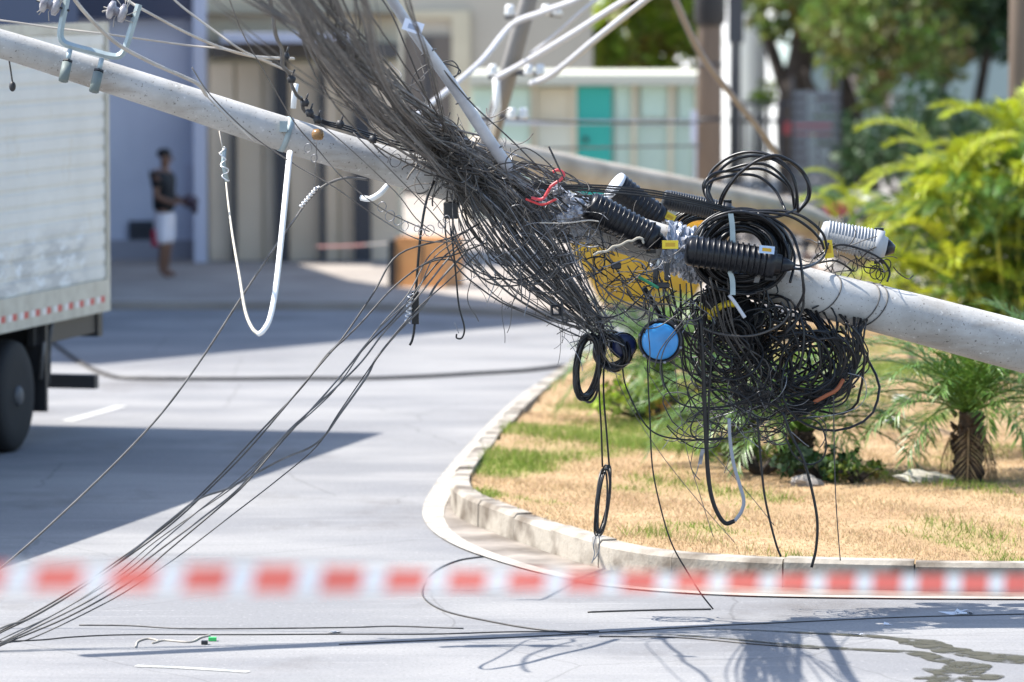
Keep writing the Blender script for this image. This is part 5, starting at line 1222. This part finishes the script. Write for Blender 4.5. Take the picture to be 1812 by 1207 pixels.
# square buckle with hook
bk = empty('buckle', P(985, 550, 31.2), 0, 'black square metal buckle dangling beside the bundle end', 'buckle')
b = MB(); q = [P(976, 542, 31.2), P(990, 542, 31.2), P(991, 558, 31.2), P(977, 558, 31.2)]; b.tube(q, .012, 4, closed=True); b.build('frame', M_DARK, bk, smooth=False)
b = MB(); b.tube(catmull([P(993, 528, 31.2), P(995, 560, 31.2), P(997, 570, 31.2), P(1003, 570, 31.2), P(1004, 562, 31.2)], 4), .0075, 6); b.build('hook', M_DARK, bk)
cable('hanging_wire', 'thin wire with a bead hanging below the buckle', 'wire', [(994, 568, 31.2), (994, 588, 31.2)], .002, M_DARK)
# thick wire with black block and silver spiral
cable('hanging_cable', 'thick black wire hanging straight down from the pole to a black block', 'cable', [(768, 320, 31.2), (756, 350, 31.15), (747, 395, 31.1), (741, 450, 31.1), (736, 516, 31.1)], .009, M_BLK)
sbk = empty('wire_splice', P(733, 545, 31.1), 0, 'black splice block with a silver coil spring hanging over the road', 'splice')
b = MB(); b.box(P(729, 573, 31.12), P(741, 516, 31.08)); b.build('block', M_PLAS, sbk, smooth=False)
t = np.linspace(0, 1, 60); b = MB(); sx_ = 727 - 6 * t; sy_ = 520 + 52 * t
b.tube(np.array([np.array(P(sx_[i], sy_[i], 31.05)) + np.array([.017 * math.cos(t[i] * 38), .017 * math.sin(t[i] * 38), 0]) for i in range(60)]), .005, 5); b.build('spring', mat('bright_steel', (.7, .7, .7), .3, metal=.7), sbk)
b = MB(); b.tube(catmull([P(734, 572, 31.1), P(732, 590, 31.1), P(729, 603, 31.1), P(725, 611, 31.1)], 4), .009, 6); b.build('tail', M_BLK, sbk)
cable('hanging_cable', 'black wire hanging down to a small open hook', 'cable', [(797, 400, 31.15), (802, 440, 31.1), (807, 490, 31.1), (812, 540, 31.1), (821, 575, 31.1), (821, 590, 31.1), (816, 599, 31.1), (808, 598, 31.1), (808, 591, 31.1)], .0062, M_BLK)
cable('hanging_wire', 'short bright wire end beside the small hook', 'wire', [(804, 570, 31.1), (808, 580, 31.1), (812, 590, 31.1)], .003, M_STEEL)
# white tube loop
wt = empty('white_cable', P(470, 500, 31.1), 0, 'thick white cable hanging in a long loop below the pole', 'cable')
b = MB(); w = catmull([P(513, 270, 30.9), P(506, 340, 30.5), P(497, 430, 30.1), P(488, 510, 29.7), P(478, 562, 29.5), P(466, 585, 29.4), P(456, 592, 29.4)], 6); b.tube(w, np.linspace(.02, .015, len(w)), 12); b.build('thick_end', M_WHT, wt)
b = MB(); w = catmull([P(458, 592, 29.4), P(446, 580, 29.45), P(434, 550, 29.6), P(424, 490, 29.9), P(412, 420, 30.3), P(404, 360, 30.7), P(400, 322, 30.9)], 6); b.tube(w, np.linspace(.0115, .0055, len(w)), 8); b.build('thin_end', mat('cream_cable', (.55, .5, .4), .6), wt)
b = MB(); b.tube([P(519, 192, 31.3), P(521, 165, 31.3), P(524, 148, 31.3)], .019, 10); b.build('upper_end', M_WHT, wt)
cable('white_stub', 'short white bent tube under the pole right of the long loop', 'tube', [(640, 350, 31.2), (655, 352, 31.15), (672, 343, 31.15), (686, 328, 31.2)], .021, M_WHT)
cn = empty('wire_connector', P(396, 290, 30.9), 0, 'silvery twisted connector where the thin end of the white loop hangs', 'connector')
b = MB(); b.tube([P(397, 262, 30.9), P(395, 290, 30.9), P(402, 322, 30.9)], .014, 8); b.build('sleeve', M_GALV, cn)
b = MB(); t = np.linspace(0, 1, 50); b.tube(np.array([np.array(P(392 + 9 * t[i], 262 + 60 * t[i], 30.87)) + np.array([.018 * math.cos(t[i] * 19) + .006 * math.sin(t[i] * 50), .02 * math.sin(t[i] * 19), .008 * math.cos(t[i] * 31)]) for i in range(50)]), .0042, 5); b.build('spiral', mat('bright_steel', (.7, .7, .7), .3, metal=.7), cn)
b = MB(); b.tube(catmull([P(388, 232, 30.95), P(391, 248, 30.9), P(394, 262, 30.9)], 4), .004, 5); b.build('hanger', M_PALE, cn)

# long black guy wire with silver spiral, from the pole to the lower left
cable('guy_wire', 'single long dark wire bowed from under the pole down to the left edge', 'wire', [(652, 318, 31.1), (610, 315, 31.05), (572, 330, 31), (545, 355, 31), (520, 390, 31), (490, 432, 31), (430, 522, 31), (350, 645, 31), (270, 750, 31), (150, 872, 31), (0, 1006, 31), (-120, 1085, 30.9)], [.0095] * 14 + [.0075] * 53, M_GRY, n=6)
sp_ = MB(); t = np.linspace(0, 1, 60); sp_.tube(np.array([np.array(P(562 - 30 * t[i], 332 + 36 * t[i], 30.98)) + np.array([.012 * math.cos(t[i] * 44), .012 * math.sin(t[i] * 44), .006]) for i in range(60)]), .007, 5); tag(sp_.build('spiral_grip', mat('bright_steel', (.7, .7, .7), .3, metal=.7)), 'silver spiral grip wound on the bowed guy wire', 'grip')

# bunch of wires running to the lower left
DL = [
    [(850, 395), (800, 420), (706, 450), (660, 520), (605, 600), (575, 632), (530, 690), (450, 775), (380, 850), (300, 925), (196, 1000), (100, 1062), (0, 1117), (-120, 1175)],
    [(860, 430), (800, 452), (760, 462), (700, 505), (640, 570), (610, 600), (577, 633), (455, 778), (384, 852), (300, 930), (190, 1010), (80, 1080), (0, 1120), (-120, 1180)],
    [(820, 410), (762, 450), (722, 520), (662, 590), (600, 680), (560, 722), (500, 775), (420, 850), (350, 905), (290, 955), (210, 1020), (100, 1085), (0, 1138), (-120, 1195)],
    [(840, 420), (800, 450), (735, 530), (682, 585), (640, 640), (590, 690), (540, 735), (495, 780), (425, 862), (360, 915), (280, 975), (180, 1050), (60, 1112), (0, 1140), (-120, 1198)],
    [(830, 440), (775, 500), (750, 540), (702, 590), (665, 636), (648, 668), (600, 735), (575, 770), (548, 792), (500, 812), (430, 850), (400, 866), (350, 884), (290, 930), (190, 1010), (60, 1090), (0, 1112), (-120, 1170)],
    [(850, 445), (790, 500), (740, 545), (690, 602), (655, 650), (600, 730), (560, 790), (490, 850), (410, 912), (340, 966), (290, 1002), (200, 1060), (60, 1128), (0, 1142), (-120, 1200)],
    [(815, 430), (770, 470), (700, 560), (650, 610), (580, 692), (500, 780), (440, 850), (400, 888), (300, 972), (230, 1030), (120, 1092), (0, 1143), (-120, 1202)],
    [(800, 430), (765, 460), (735, 520), (672, 580), (615, 650), (560, 716), (510, 762), (430, 848), (340, 912), (270, 962), (200, 1020), (110, 1080), (0, 1132), (-120, 1190)]]
LBL = ['uppermost dark wire of the bunch sloping to the lower left', 'dark wire that leaves the bunch in an arch over the wooden cabinet', 'thin grey wire inside the sloping bunch', 'twisted wire pair in the middle of the sloping bunch', 'thick twisted cable that sags below the bunch near the shadow edge',
       'lowest thin wire of the sloping bunch, alone at the road', 'dark wire in the sloping bunch crossing the truck shadow tip', 'faint wire under the top wires of the sloping bunch']
for i, q in enumerate(DL):
    q3 = [(x, y, 31.25 - 1.45 * j / (len(q) - 1) - .02 * (i % 3)) for j, (x, y) in enumerate(q)]
    cable('sloping_wire', LBL[i], 'wire', q3, [.006, .0058, .0045, .006, .0075, .0042, .0055, .004][i], [M_BLK2, M_BLK2, M_GRY, M_GRY, M_GRY, M_BLK2, M_BLK2, M_GRY][i])
cable('hanging_cable', 'dark wire arching right from the wooden cabinet and sagging under the bundle', 'cable', [(745, 470), (775, 460), (805, 462), (835, 480), (870, 502), (905, 506), (940, 498), (985, 480), (1010, 460)], .0062, M_BLK2, Y=31.15)
for i, q in enumerate([[(820, 440), (850, 490), (900, 494), (960, 500), (1000, 470)], [(800, 420), (830, 470), (880, 492), (940, 490), (985, 440)], [(860, 420), (870, 470), (910, 500), (960, 500), (990, 470)], [(845, 410), (870, 460), (920, 470), (960, 440)], [(890, 430), (900, 480), (940, 512), (990, 515), (1020, 480)],
                       [(985, 470), (1030, 530), (1060, 560), (1100, 555), (1140, 520)], [(1020, 470), (1060, 500), (1110, 560), (1150, 560), (1160, 520)], [(1110, 470), (1140, 520), (1150, 560), (1140, 590)], [(1040, 480), (1080, 520), (1130, 545), (1175, 560), (1230, 575)], [(1060, 470), (1130, 520), (1180, 560), (1230, 600), (1270, 640)]]):
    cable('sagging_wire', ['lowest sagging dark wire left of the bundle', 'tightly sagging dark wire left of the bundle', 'short sagging dark wire close under the bundle', 'smallest sagging dark wire under the bundle', 'sagging dark wire nearest the buckle', 'dark wire drooping before the left of the yellow skip', 'dark wire drooping above the small navy cap', 'dark wire dropping onto the blue cap', 'dark wire running above the blue cap', 'long dark wire slanting from the skip to the dome closure'][i], 'wire', q, .004 + .001 * (i % 3), [M_BLK2, M_BLK][i % 2], Y=31.1, group=['wires sagging left of the bundle', 'wires sagging before the skip'][i > 4])

# thin wires over the pole at the left of the knot, with their curls
for i, (q, l) in enumerate([([(340, 120, 30.6), (372, 168, 30.7), (440, 235, 30.75), (520, 290, 30.8), (590, 330, 30.8), (650, 372, 30.9), (720, 415, 30.9), (765, 428, 31), (830, 425, 31.1)], 'thin dark wire crossing the pole and sagging under it'),
                 ([(395, -30, 28.5), (430, 60, 29.4), (470, 130, 30), (520, 215, 30.6), (560, 262, 30.8), (610, 318, 30.8), (680, 372, 30.9), (760, 410, 31)], 'thin wire dropping from the top of the photo over the pole clamp'),
                 ([(625, 235, 30.9), (690, 300, 30.95), (760, 372, 31), (800, 420, 31.1), (850, 470, 31.2)], 'straight thin wire crossing the pole left of the knot'),
                 ([(560, 215, 31), (610, 255, 31), (700, 340, 31), (745, 395, 31), (820, 440, 31.1)], 'second straight thin wire crossing the pole left of the knot'),
                 ([(655, -30, 29), (690, 20, 29.5), (715, 75, 29.9), (740, 135, 30.2), (758, 180, 30.4), (775, 240, 31)], 'dark wire running beside the grey tube into the knot'),
                 ([(680, -20, 29), (720, 40, 29.6), (790, 130, 30.2), (840, 188, 30.6), (905, 248, 31), (975, 318, 31.3), (1010, 350, 31.4)], 'long thin dark wire passing right of the grey tube'),
                 ([(700, 205, 30.8), (760, 212, 30.9), (810, 230, 31), (850, 240, 31.1)], 'pale grey wire lying across the lower fan')]):
    cable('thin_wire', l, 'wire', q, [.0042, .0042, .0045, .004, .006, .005, .008][i], [M_BRN, M_BRN, M_BRN, M_BRN, M_BLK2, M_BLK2, M_GRY][i])
for i, (x, y) in enumerate(((545, 262), (556, 280), (676, 366), (690, 382), (704, 390), (716, 400), (738, 404), (746, 412), (760, 408), (782, 396), (790, 388), (700, 284), (726, 282))):
    rr = [8, 7, 9, 10, 9, 8, 6, 6, 10, 8, 7, 12, 10][i]
    b = MB(); b.tube(ring_path(x, y, rr * .8, rr, 30.95, .4, .02, n=18), .0028, 5, closed=True); tag(b.build('wire_curl', [M_STEEL, M_STEEL, M_BLK2][0 if i < 11 else 2]), 'small curl of springy wire hanging along the thin wires under the pole', 'wire curl', 'curls on the thin wires')
# chain of black cable and clamps along the pole top
for i in range(3):
    cable('tied_cable', 'black cable tied along the top of the pole left of the knot', 'cable', [(545, 198 + 3 * i, 31.15), (575, 214 + 3 * i, 31.1), (610, 222 + 4 * i, 31.1), (660, 238 + 4 * i, 31.1), (705, 252 + 5 * i, 31.15), (750, 262 + 4 * i, 31.2)], .006, M_BLK, group='black cables tied on the pole top')
cable('twisted_cable', 'black twisted cable dropping from the fan to the pole clamp', 'cable', [(470, -20, 27), (488, 50, 28.5), (500, 105, 29.8), (515, 145, 30.5), (530, 175, 31), (548, 205, 31.15)], .013, M_BLK2, wob=.01)
for i, (x, y) in enumerate(((602, 220), (660, 247), (548, 200), (562, 212), (540, 182), (505, 100), (516, 140))):
    b = MB(); p_ = np.array(P(x, y, 31.0 if i < 5 else 30.2)); b.box(p_ - (.02, .02, .024), p_ + (.02, .02, .024)); b.ball(p_, .024, 8, 6, (1.2, .8, .9)); b.tube([p_, p_ + (.02, -.02, .06)], .006, 5); tag(b.build('cable_clamp', M_DARK), ['small black clamp on the tied cables, nearer the brown insulator', 'small black clamp on the tied cables, nearer the knot', 'black clamp at the lower end of the twisted cable', 'black clamp just above the brown insulator', 'upper black clamp beside the white tube end', 'black clamp high on the twisted cable', 'black clamp midway down the twisted cable'][i], 'clamp')
b = MB(); a_ = np.array(P(553, 238, 30.95)); b.lathe(a_, a_ + (.07, -.02, 0), [(0, .02), (.15, .036), (.5, .038), (.85, .036), (1, .02)], 14); tag(b.build('brown_insulator', mat('brown_porcelain', (.22, .12, .04), .25)), 'small brown insulator on the pole below the black clamps', 'insulator')
cable('hanging_wire', 'thin wire hanging from the brown insulator to the spiral grip', 'wire', [(560, 250, 30.9), (559, 290, 30.9), (556, 325, 30.9), (560, 336, 30.9)], .0028, M_GRY)
# loops near the tube
for i, (q, l) in enumerate([([(725, 165), (735, 130), (765, 112), (800, 116), (815, 128), (790, 140)], 'dark wire loop over the grey tube near the paper tag'), ([(775, 112), (800, 108), (812, 124), (800, 138), (780, 122)], 'small dark wire loop right of the grey tube'),
                 ([(905, 330), (895, 285), (930, 262), (980, 300), (990, 345)], 'dark wire loop rising over the pole behind the knot'), ([(990, 300), (972, 262), (976, 268), (1000, 320)], 'narrow upright wire loop with a bright tip')]):
    cable('wire_loop', l, 'wire loop', q, .005, M_BLK2, Y=30.9)
cable('thin_wire', 'arched black wire from the knot towards the closures', 'wire', [(860, 300), (900, 288), (960, 292), (1010, 310), (1030, 330)], .005, M_BLK2, Y=31.2)
cable('thin_wire', 'second arched black wire nearer the red cord', 'wire', [(900, 300), (930, 285), (975, 305), (1000, 350)], .004, M_BLK2, Y=31.15)
rc = cable('red_rope', 'red and pink cord knotted over the silver plastic wrap', 'cord', [(940, 350), (960, 352), (975, 330), (992, 318), (998, 308), (988, 301), (978, 304)], .011, mat('red_cord_plastic', (.6, .06, .07), .45), Y=31.1)
cable('red_rope', 'short red cord end lying lower left of the knotted red cord', 'cord', [(930, 352), (945, 358), (962, 362), (985, 352)], .008, M_RED, Y=31.12)
for i, (x, y, rx, ry) in enumerate(((985, 335, 16, 12), (1005, 350, 14, 12), (960, 355, 14, 9), (1018, 375, 16, 14), (1000, 385, 20, 12))):
    b = MB(); b.ball((0, 0, 0), 1, 16, 12); v_ = b.v[0]; v_ *= (1 + .5 * np.array([mnoise.noise(Vector(p * 2.2 + i * 5)) for p in v_]) + .12 * np.random.RandomState(i).normal(0, 1, len(v_)))[:, None]; v_[:] = v_ * (rx * s * .8, .05, ry * s * .7) + P(x, y, 31.3); o = b.build('white_lump', mat('white_tape', (.5, .5, .52), .4, col2=(.14, .14, .16), scale=28), smooth=False); tag(o, 'lump of dirty white tape in the wrapped part of the pole', 'tape', 'white tape lumps on the pole')
cable('pale_rope', 'frayed pale rope slanting below the first closure', 'rope', [(1050, 452), (1080, 440), (1110, 428), (1135, 422), (1140, 430)], .009, mat('frayed_rope', (.35, .32, .26), .9), Y=31.1, wob=.006)
cable('pale_rope', 'thin pale strand crossing to the front closure', 'rope', [(955, 394), (1000, 395), (1040, 390), (1060, 392)], .005, M_PALE, Y=31.15)
# small dark hardware under the pole
for i, (x, y, w_, h_) in enumerate(((1160, 488, 9, 30), (1180, 480, 9, 34), (1172, 505, 26, 10), (798, 372, 26, 30), (1090, 470, 18, 12))):
    b = MB(); p_ = np.array(P(x, y, 31.3)); b.box(p_ - (w_ * s / 2, .03, h_ * s / 2), p_ + (w_ * s / 2, .03, h_ * s / 2)); o = b.build('metal_fitting', M_DARK, smooth=False)
    bvm = o.modifiers.new('bevel', 'BEVEL'); bvm.width = .008; tag(o, ['dark upright metal fitting under the pole before the skip', 'second dark upright fitting nearer the closure', 'dark cross piece joining the two upright fittings', 'black fitting clamped under the pole beside the hanging wires', 'dark fitting under the first slanting closure'][i], 'fitting')
b = MB(); b.tube(catmull(wpts([(1130, 490), (1148, 500), (1165, 510)], 31.2), 4), .012, 6); tag(b.build('green_rope', mat('green_cord_plastic', (.02, .18, .08), .5)), 'short green cord under the pole before the yellow skip', 'cord')

# cables dangling from the tangle to the ground
DG = [
    ([(1238, 560), (1244, 640), (1247, 720), (1250, 790), (1254, 850), (1264, 895), (1282, 925), (1300, 922)], .016, M_BLK, 'thick black cable hanging from the tangle and turning up near the grass'),
    ([(1300, 922), (1312, 905), (1316, 885), (1308, 855), (1298, 820), (1292, 780), (1290, 740)], .013, mat('grey_sheath', (.3, .31, .34), .45), 'grey end of the thick cable rising back into the tangle'),
    ([(1262, 560), (1258, 640), (1254, 720), (1252, 800), (1256, 850)], .009, M_BLK, 'thinner black cable beside the thick hanging one'),
    ([(1340, 740), (1345, 800), (1352, 870), (1362, 920), (1374, 965), (1382, 985)], .0085, M_BLK, 'black cable hanging from the middle of the tangle to the kerb'),
    ([(1385, 730), (1400, 770), (1420, 810), (1435, 860), (1446, 920), (1444, 970), (1436, 1004)], .0105, M_BLK, 'black cable bowing right from the tangle down to the kerb top'),
    ([(1475, 700), (1476, 780), (1478, 860), (1482, 930), (1487, 992)], .004, M_BLK2, 'straight thin wire hanging right of the tangle'),
    ([(1150, 560), (1146, 640), (1150, 740), (1155, 830), (1172, 910), (1190, 965), (1215, 1010), (1240, 1050), (1262, 1078)], .0058, M_BLK, 'thin black wire hanging past the kerb down to the road'),
    ([(1100, 640), (1110, 690), (1150, 760), (1210, 778), (1280, 775)], .006, M_BLK, 'black wire bowed under the blue cap into the tangle'),
    ([(1170, 640), (1176, 680), (1200, 712), (1240, 722), (1300, 715), (1350, 690)], .006, M_BLK, 'black wire swinging below the blue cap'),
    ([(1195, 560), (1206, 640), (1220, 700), (1250, 740), (1300, 770)], .0055, M_BLK, 'black wire right of the blue cap joining the tangle'),
    ([(1140, 650), (1180, 710), (1260, 800), (1330, 880), (1370, 930)], .0028, M_BRN, 'hair thin brown wire slanting over the dry grass'),
    ([(1080, 620), (1100, 690), (1160, 790), (1230, 880), (1300, 960)], .0026, M_BRN, 'second hair thin brown wire slanting over the grass'),
    ([(1190, 600), (1200, 700), (1216, 800), (1240, 880), (1262, 950)], .0028, M_BRN, 'hair thin wire hanging straight left of the thick cable'),
    ([(1400, 745), (1430, 740), (1452, 752), (1462, 785), (1455, 812), (1430, 822), (1405, 805), (1390, 775)], .006, M_BLK, 'open black loop hanging at the bottom right of the tangle'),
    ([(1500, 660), (1528, 670), (1532, 700), (1515, 722), (1470, 735), (1430, 738)], .003, M_STEEL, 'thin silvery loop at the right side of the tangle'),
    ([(1205, 730), (1230, 700), (1290, 690), (1330, 720), (1300, 770), (1240, 778), (1222, 760), (1240, 728), (1290, 725)], .0055, M_BLK, 'wide flat black loop at the bottom left of the tangle'),
    ([(1400, 548), (1380, 575), (1330, 594), (1270, 590), (1230, 572), (1200, 545)], .008, M_BLK2, 'grey black cable sagging across the front of the dome closure'),
    ([(1420, 480), (1422, 520), (1420, 548), (1408, 570), (1390, 590)], .0095, M_BLK, 'black cable passing down over the pole from the coil')]
for q, r_, m_, l in DG: cable('hanging_cable', l, 'cable', q, r_, m_, Y=31.5, n=7)
b = MB(); b.box((-.012, -.01, -.05), (.012, .01, .05)); o = b.build('wire_plug', M_STEEL, world=False, smooth=False); o.location = P(1241, 808, 31.45); o.rotation_euler = (0, .2, 0); tag(o, 'small silver plug at the end of a wire beside the thick hanging cable', 'plug')

# white cables of the leaning pole
for q, l in (([(1060, -20, 44), (1020, 0, 44), (960, 22, 45), (905, 45, 46), (850, 110, 45), (765, 182, 44), (720, 215, 43)], 'blurred white cable over the top rack of the leaning pole'),
             ([(1150, -20, 42), (1100, 5, 43), (1010, 62, 44), (930, 110, 46), (880, 138, 46.3)], 'blurred white cable running down to the middle rack'),
             ([(1170, -20, 42), (1140, 2, 42), (1060, 65, 43), (980, 130, 45), (940, 148, 46)], 'blurred white cable lowest of those from the upper right'),
             ([(1080, -20, 44), (1030, 20, 44), (985, 60, 45), (940, 95, 46)], 'thin blurred pinkish cable beside the white ones')):
    cable('white_service_cable', l, 'cable', q, .03 if 'thin' not in l else .018, mat('white_sheath', (.5, .49, .5), .5))
cable('diagonal_cable', 'thick beige blurred cable slanting down in front of the upright pole', 'cable', [(1170, -60, 48), (1195, 0, 48), (1240, 95, 49), (1300, 175, 50), (1345, 230, 51), (1385, 290, 52)], .035, mat('dusty_cable', (.26, .22, .19), .8))
for i, (q) in enumerate([[(835, 205, 60), (1000, 216, 60), (1240, 217, 62)], [(835, 265, 60), (1000, 262, 60), (1240, 258, 62)]]):
    cable('far_wire', ['upper blurred wire stretched before the green building', 'lower blurred wire stretched before the green building'][i], 'wire', q, .015, M_GRY)

# ------------------------------------------------------------------ lying on the road
gcable('road_cable', 'thick dark cable lying along the far road from the truck to the island', 'cable', [(60, 575), (100, 610), (145, 642), (190, 663), (240, 669), (400, 670), (520, 669), (650, 669), (740, 666), (830, 661), (930, 655), (1010, 645)], .021, M_BLK2)
gcable('road_cable', 'thin dark wire lying straight along the near road at the left', 'wire', [(-60, 1136), (60, 1133), (130, 1127), (230, 1123), (420, 1123), (600, 1122), (760, 1122), (900, 1118), (1060, 1117)], .0045, M_BLK2)
gcable('road_cable', 'thin dark wire doubling as the pole shadow line on the near road', 'wire', [(600, 1140), (760, 1133), (920, 1127), (1080, 1118), (1250, 1108), (1420, 1100), (1600, 1092), (1830, 1086)], .004, M_BLK2)  # strand drawn in for the fallen pole's shadow line, darkening it
gcable('road_cable', 'dark wire looping back on the road below the kerb tip', 'wire', [(862, 984), (810, 992), (768, 1012), (748, 1040), (754, 1062), (790, 1082), (860, 1098), (940, 1112), (1040, 1122)], .006, M_BLK2)
gcable('road_cable', 'short straight dark wire on the road in front of the kerb', 'wire', [(1040, 1083), (1100, 1081), (1180, 1079), (1258, 1078)], .006, M_BLK2)
gcable('road_cable', 'faint thin wire on the road above the straight near wire', 'wire', [(140, 1106), (230, 1107), (320, 1112), (450, 1112), (620, 1110), (700, 1108), (820, 1112)], .005, M_GRY)
gcable('road_cable', 'thin wire lying across the shadows near the right', 'wire', [(1060, 1126), (1200, 1128), (1340, 1140), (1450, 1148)], .005, M_BLK2)
gcable('wire_scrap', 'pale squiggle of wire scrap on the near road', 'wire scrap', [(240, 1145), (244, 1135), (262, 1130), (280, 1134), (270, 1138), (290, 1133), (335, 1136), (355, 1128), (372, 1124)], .006, M_PALE)
b = MB(); g_ = G(376, 1131, .012); b.box((-.025, -.02, -.01), (.025, .02, .012)); o = b.build('plastic_scrap', mat('bright_green', (.05, .5, .12), .5), world=False, smooth=False); o.location = g_; tag(o, 'tiny bright green plastic scrap on the near road', 'scrap')
b = MB(); b.box((-.02, -.02, -.01), (.02, .02, .012)); o = b.build('plastic_scrap', M_DARK, world=False, smooth=False); o.location = G(362, 1137, .012); tag(o, 'tiny dark scrap left of the green one', 'scrap')
for i, (x, y, sc_) in enumerate(((1688, 1082, .055), (1702, 1085, .035), (1570, 1104, .022), (592, 1118, .03), (1517, 1123, .02))):
    b = MB(); R3 = np.random.RandomState(i)
    v = R3.normal(0, 1, (14, 3)) * (1, .7, .25); F_ = [tuple(R3.choice(14, 3, replace=False)) for _ in range(16)]; b.add(v * sc_, F_); o = b.build('litter', mat('crumpled_plastic', (.6, .62, .66), .4), world=False, smooth=False); o.location = G(x, y, sc_ * .3); tag(o, ['crumpled clear plastic litter in the shadow of the pole', 'smaller crumpled plastic beside the clear litter', 'scrap of white litter at the pole shadow edge', 'tiny white litter on the straight road wire', 'tiny white fleck on the wet trail'][i], 'litter')
# wet trails
M_WET = mat('wet_asphalt', (.05, .048, .03), .7, col2=(.085, .08, .06), scale=7, spec=.12)
N_ = M_WET.node_tree.nodes; L_w = M_WET.node_tree.links
tcw = N_.new('ShaderNodeTexCoord'); nw = N_.new('ShaderNodeTexNoise'); nw.inputs['Scale'].default_value = 7.0; nw.inputs['Detail'].default_value = 8; nw.inputs['Roughness'].default_value = .7; L_w.new(tcw.outputs['Object'], nw.inputs['Vector'])
rw = N_.new('ShaderNodeMapRange'); rw.inputs['From Min'].default_value = .36; rw.inputs['From Max'].default_value = .5; rw.inputs['To Max'].default_value = .92; L_w.new(nw.outputs['Fac'], rw.inputs['Value'])
L_w.new(rw.outputs[0], N_['Principled BSDF'].inputs['Alpha'])
def wet(pts, wd, l):
    wd = [w_ * random.uniform(.6, 1.35) for w_ in np.interp(np.linspace(0, 1, 30), np.linspace(0, 1, len(wd)), wd)]
    o = strip('wet_trail', [G(x, y)[:2] for x, y in pts], wd, .005, M_WET, kind='thing'); del o['kind']; tag(o, l, 'wet trail')
wet([(1180, 1112), (1330, 1116), (1450, 1122), (1560, 1128), (1630, 1138), (1665, 1148), (1720, 1158), (1830, 1172)], [.02, .04, .06, .12, .3, .22, .25, .3], 'dark wet trail widening to the right edge of the road')
wet([(1080, 1118), (1250, 1128), (1380, 1140), (1480, 1148), (1560, 1152), (1620, 1156), (1670, 1170), (1715, 1178), (1728, 1184), (1700, 1188)], [.02, .04, .07, .09, .1, .15, .18, .2, .12], 'second wet trail ending in the small puddle')
b = MB(); cx0, cy0 = 1690, 1195; a = np.linspace(0, 2 * math.pi, 60, endpoint=False); RR = np.random.RandomState(6)
rad = 1 + .3 * np.sin(3 * a + 1) + .2 * np.sin(7 * a) + .15 * np.sin(11 * a + 2); inner = rad * (.45 + .15 * np.sin(5 * a))
po = [G(cx0 + 62 * r_ * math.cos(t), cy0 + 13 * r_ * math.sin(t), .0055) for r_, t in zip(rad, a)]; pi_ = [G(cx0 + 5 + 55 * r_ * math.cos(t), cy0 + 8 * r_ * math.sin(t), .0055) for r_, t in zip(inner, a)]
b.add(po + pi_, [(i, 60 + i, 60 + (i + 1) % 60, (i + 1) % 60) for i in range(60)]); o = b.build('puddle', M_WET, smooth=False); tag(o, 'small ragged wet puddle at the lower right of the road', 'puddle')

# ------------------------------------------------------------------ barrier tapes
M_TR = mat('tape_red', (.86, .2, .15), .5, transl=.6, spec=.3); M_TW = mat('tape_white', (.86, .85, .83), .45, transl=.6, spec=.3)
def tape(label, x0, x1, y0, y1, Y0, Y1, wd, per, sag, nseg, group=None):
    A = np.array(P(x0, y0, Y0)); B = np.array(P(x1, y1, Y1)); L_ = np.linalg.norm(B - A); b = MB(); n = int(L_ / (per / 8)); V = []; F = []; mi = []
    for i in range(n + 1):
        t = i / n; c = A + (B - A) * t; c = c + np.array([0, 0, -sag * 4 * t * (1 - t)]); tw = float(np.interp(t, [0, .27, .36, .46, .6, .72, .82, 1], [1.0, .98, 1.1, 1.2, 1.15, .8, .5, .45]) + .08 * math.sin(t * 40)) if Y0 < 30 else .3
        for h in (-.5, .5): V.append(c + np.array([h * .012 * 0, math.sin(tw) * h * wd, math.cos(tw) * h * wd]))
    d = (B - A) / n
    for i in range(n):
        F.append((2 * i, 2 * i + 2, 2 * i + 3, 2 * i + 1)); mi.append(0 if i % 8 < 5 else 1)
    b.add(V, F); b.mi = mi
    # lean the stripe edges
    vv_ = b.v[0]; vv_[1::2] += d / np.linalg.norm(d) * wd * .25
    return tag(b.build('barrier_tape', [M_TR, M_TW] if Y0 < 30 else [mat('faded_tape_red', (.5, .26, .24), .6, transl=.3), mat('faded_tape_white', (.4, .37, .35), .6, transl=.3)], smooth=False), label, 'barrier tape', group)
tape('blurred red and white barrier tape stretched across the foreground', -900, 2500, 1016, 1038, 10.1, 18.8, .096, .302, 0.0, 0)
tape('faded red and white barrier tape hanging before the beige panels', 560, 716, 436, 426, 66.5, 65.5, .03, 1.3, .02, 0)
# hidden-far end posts of the rear tape
b = MB(); p_ = P(716, 426, 65.5); b.tube([(p_[0], p_[1], .1), (p_[0], p_[1], p_[2] + .1)], .03, 8); tag(b.build('tape_post', M_DARK), 'thin dark post holding the far barrier tape behind the cabinet', 'post')
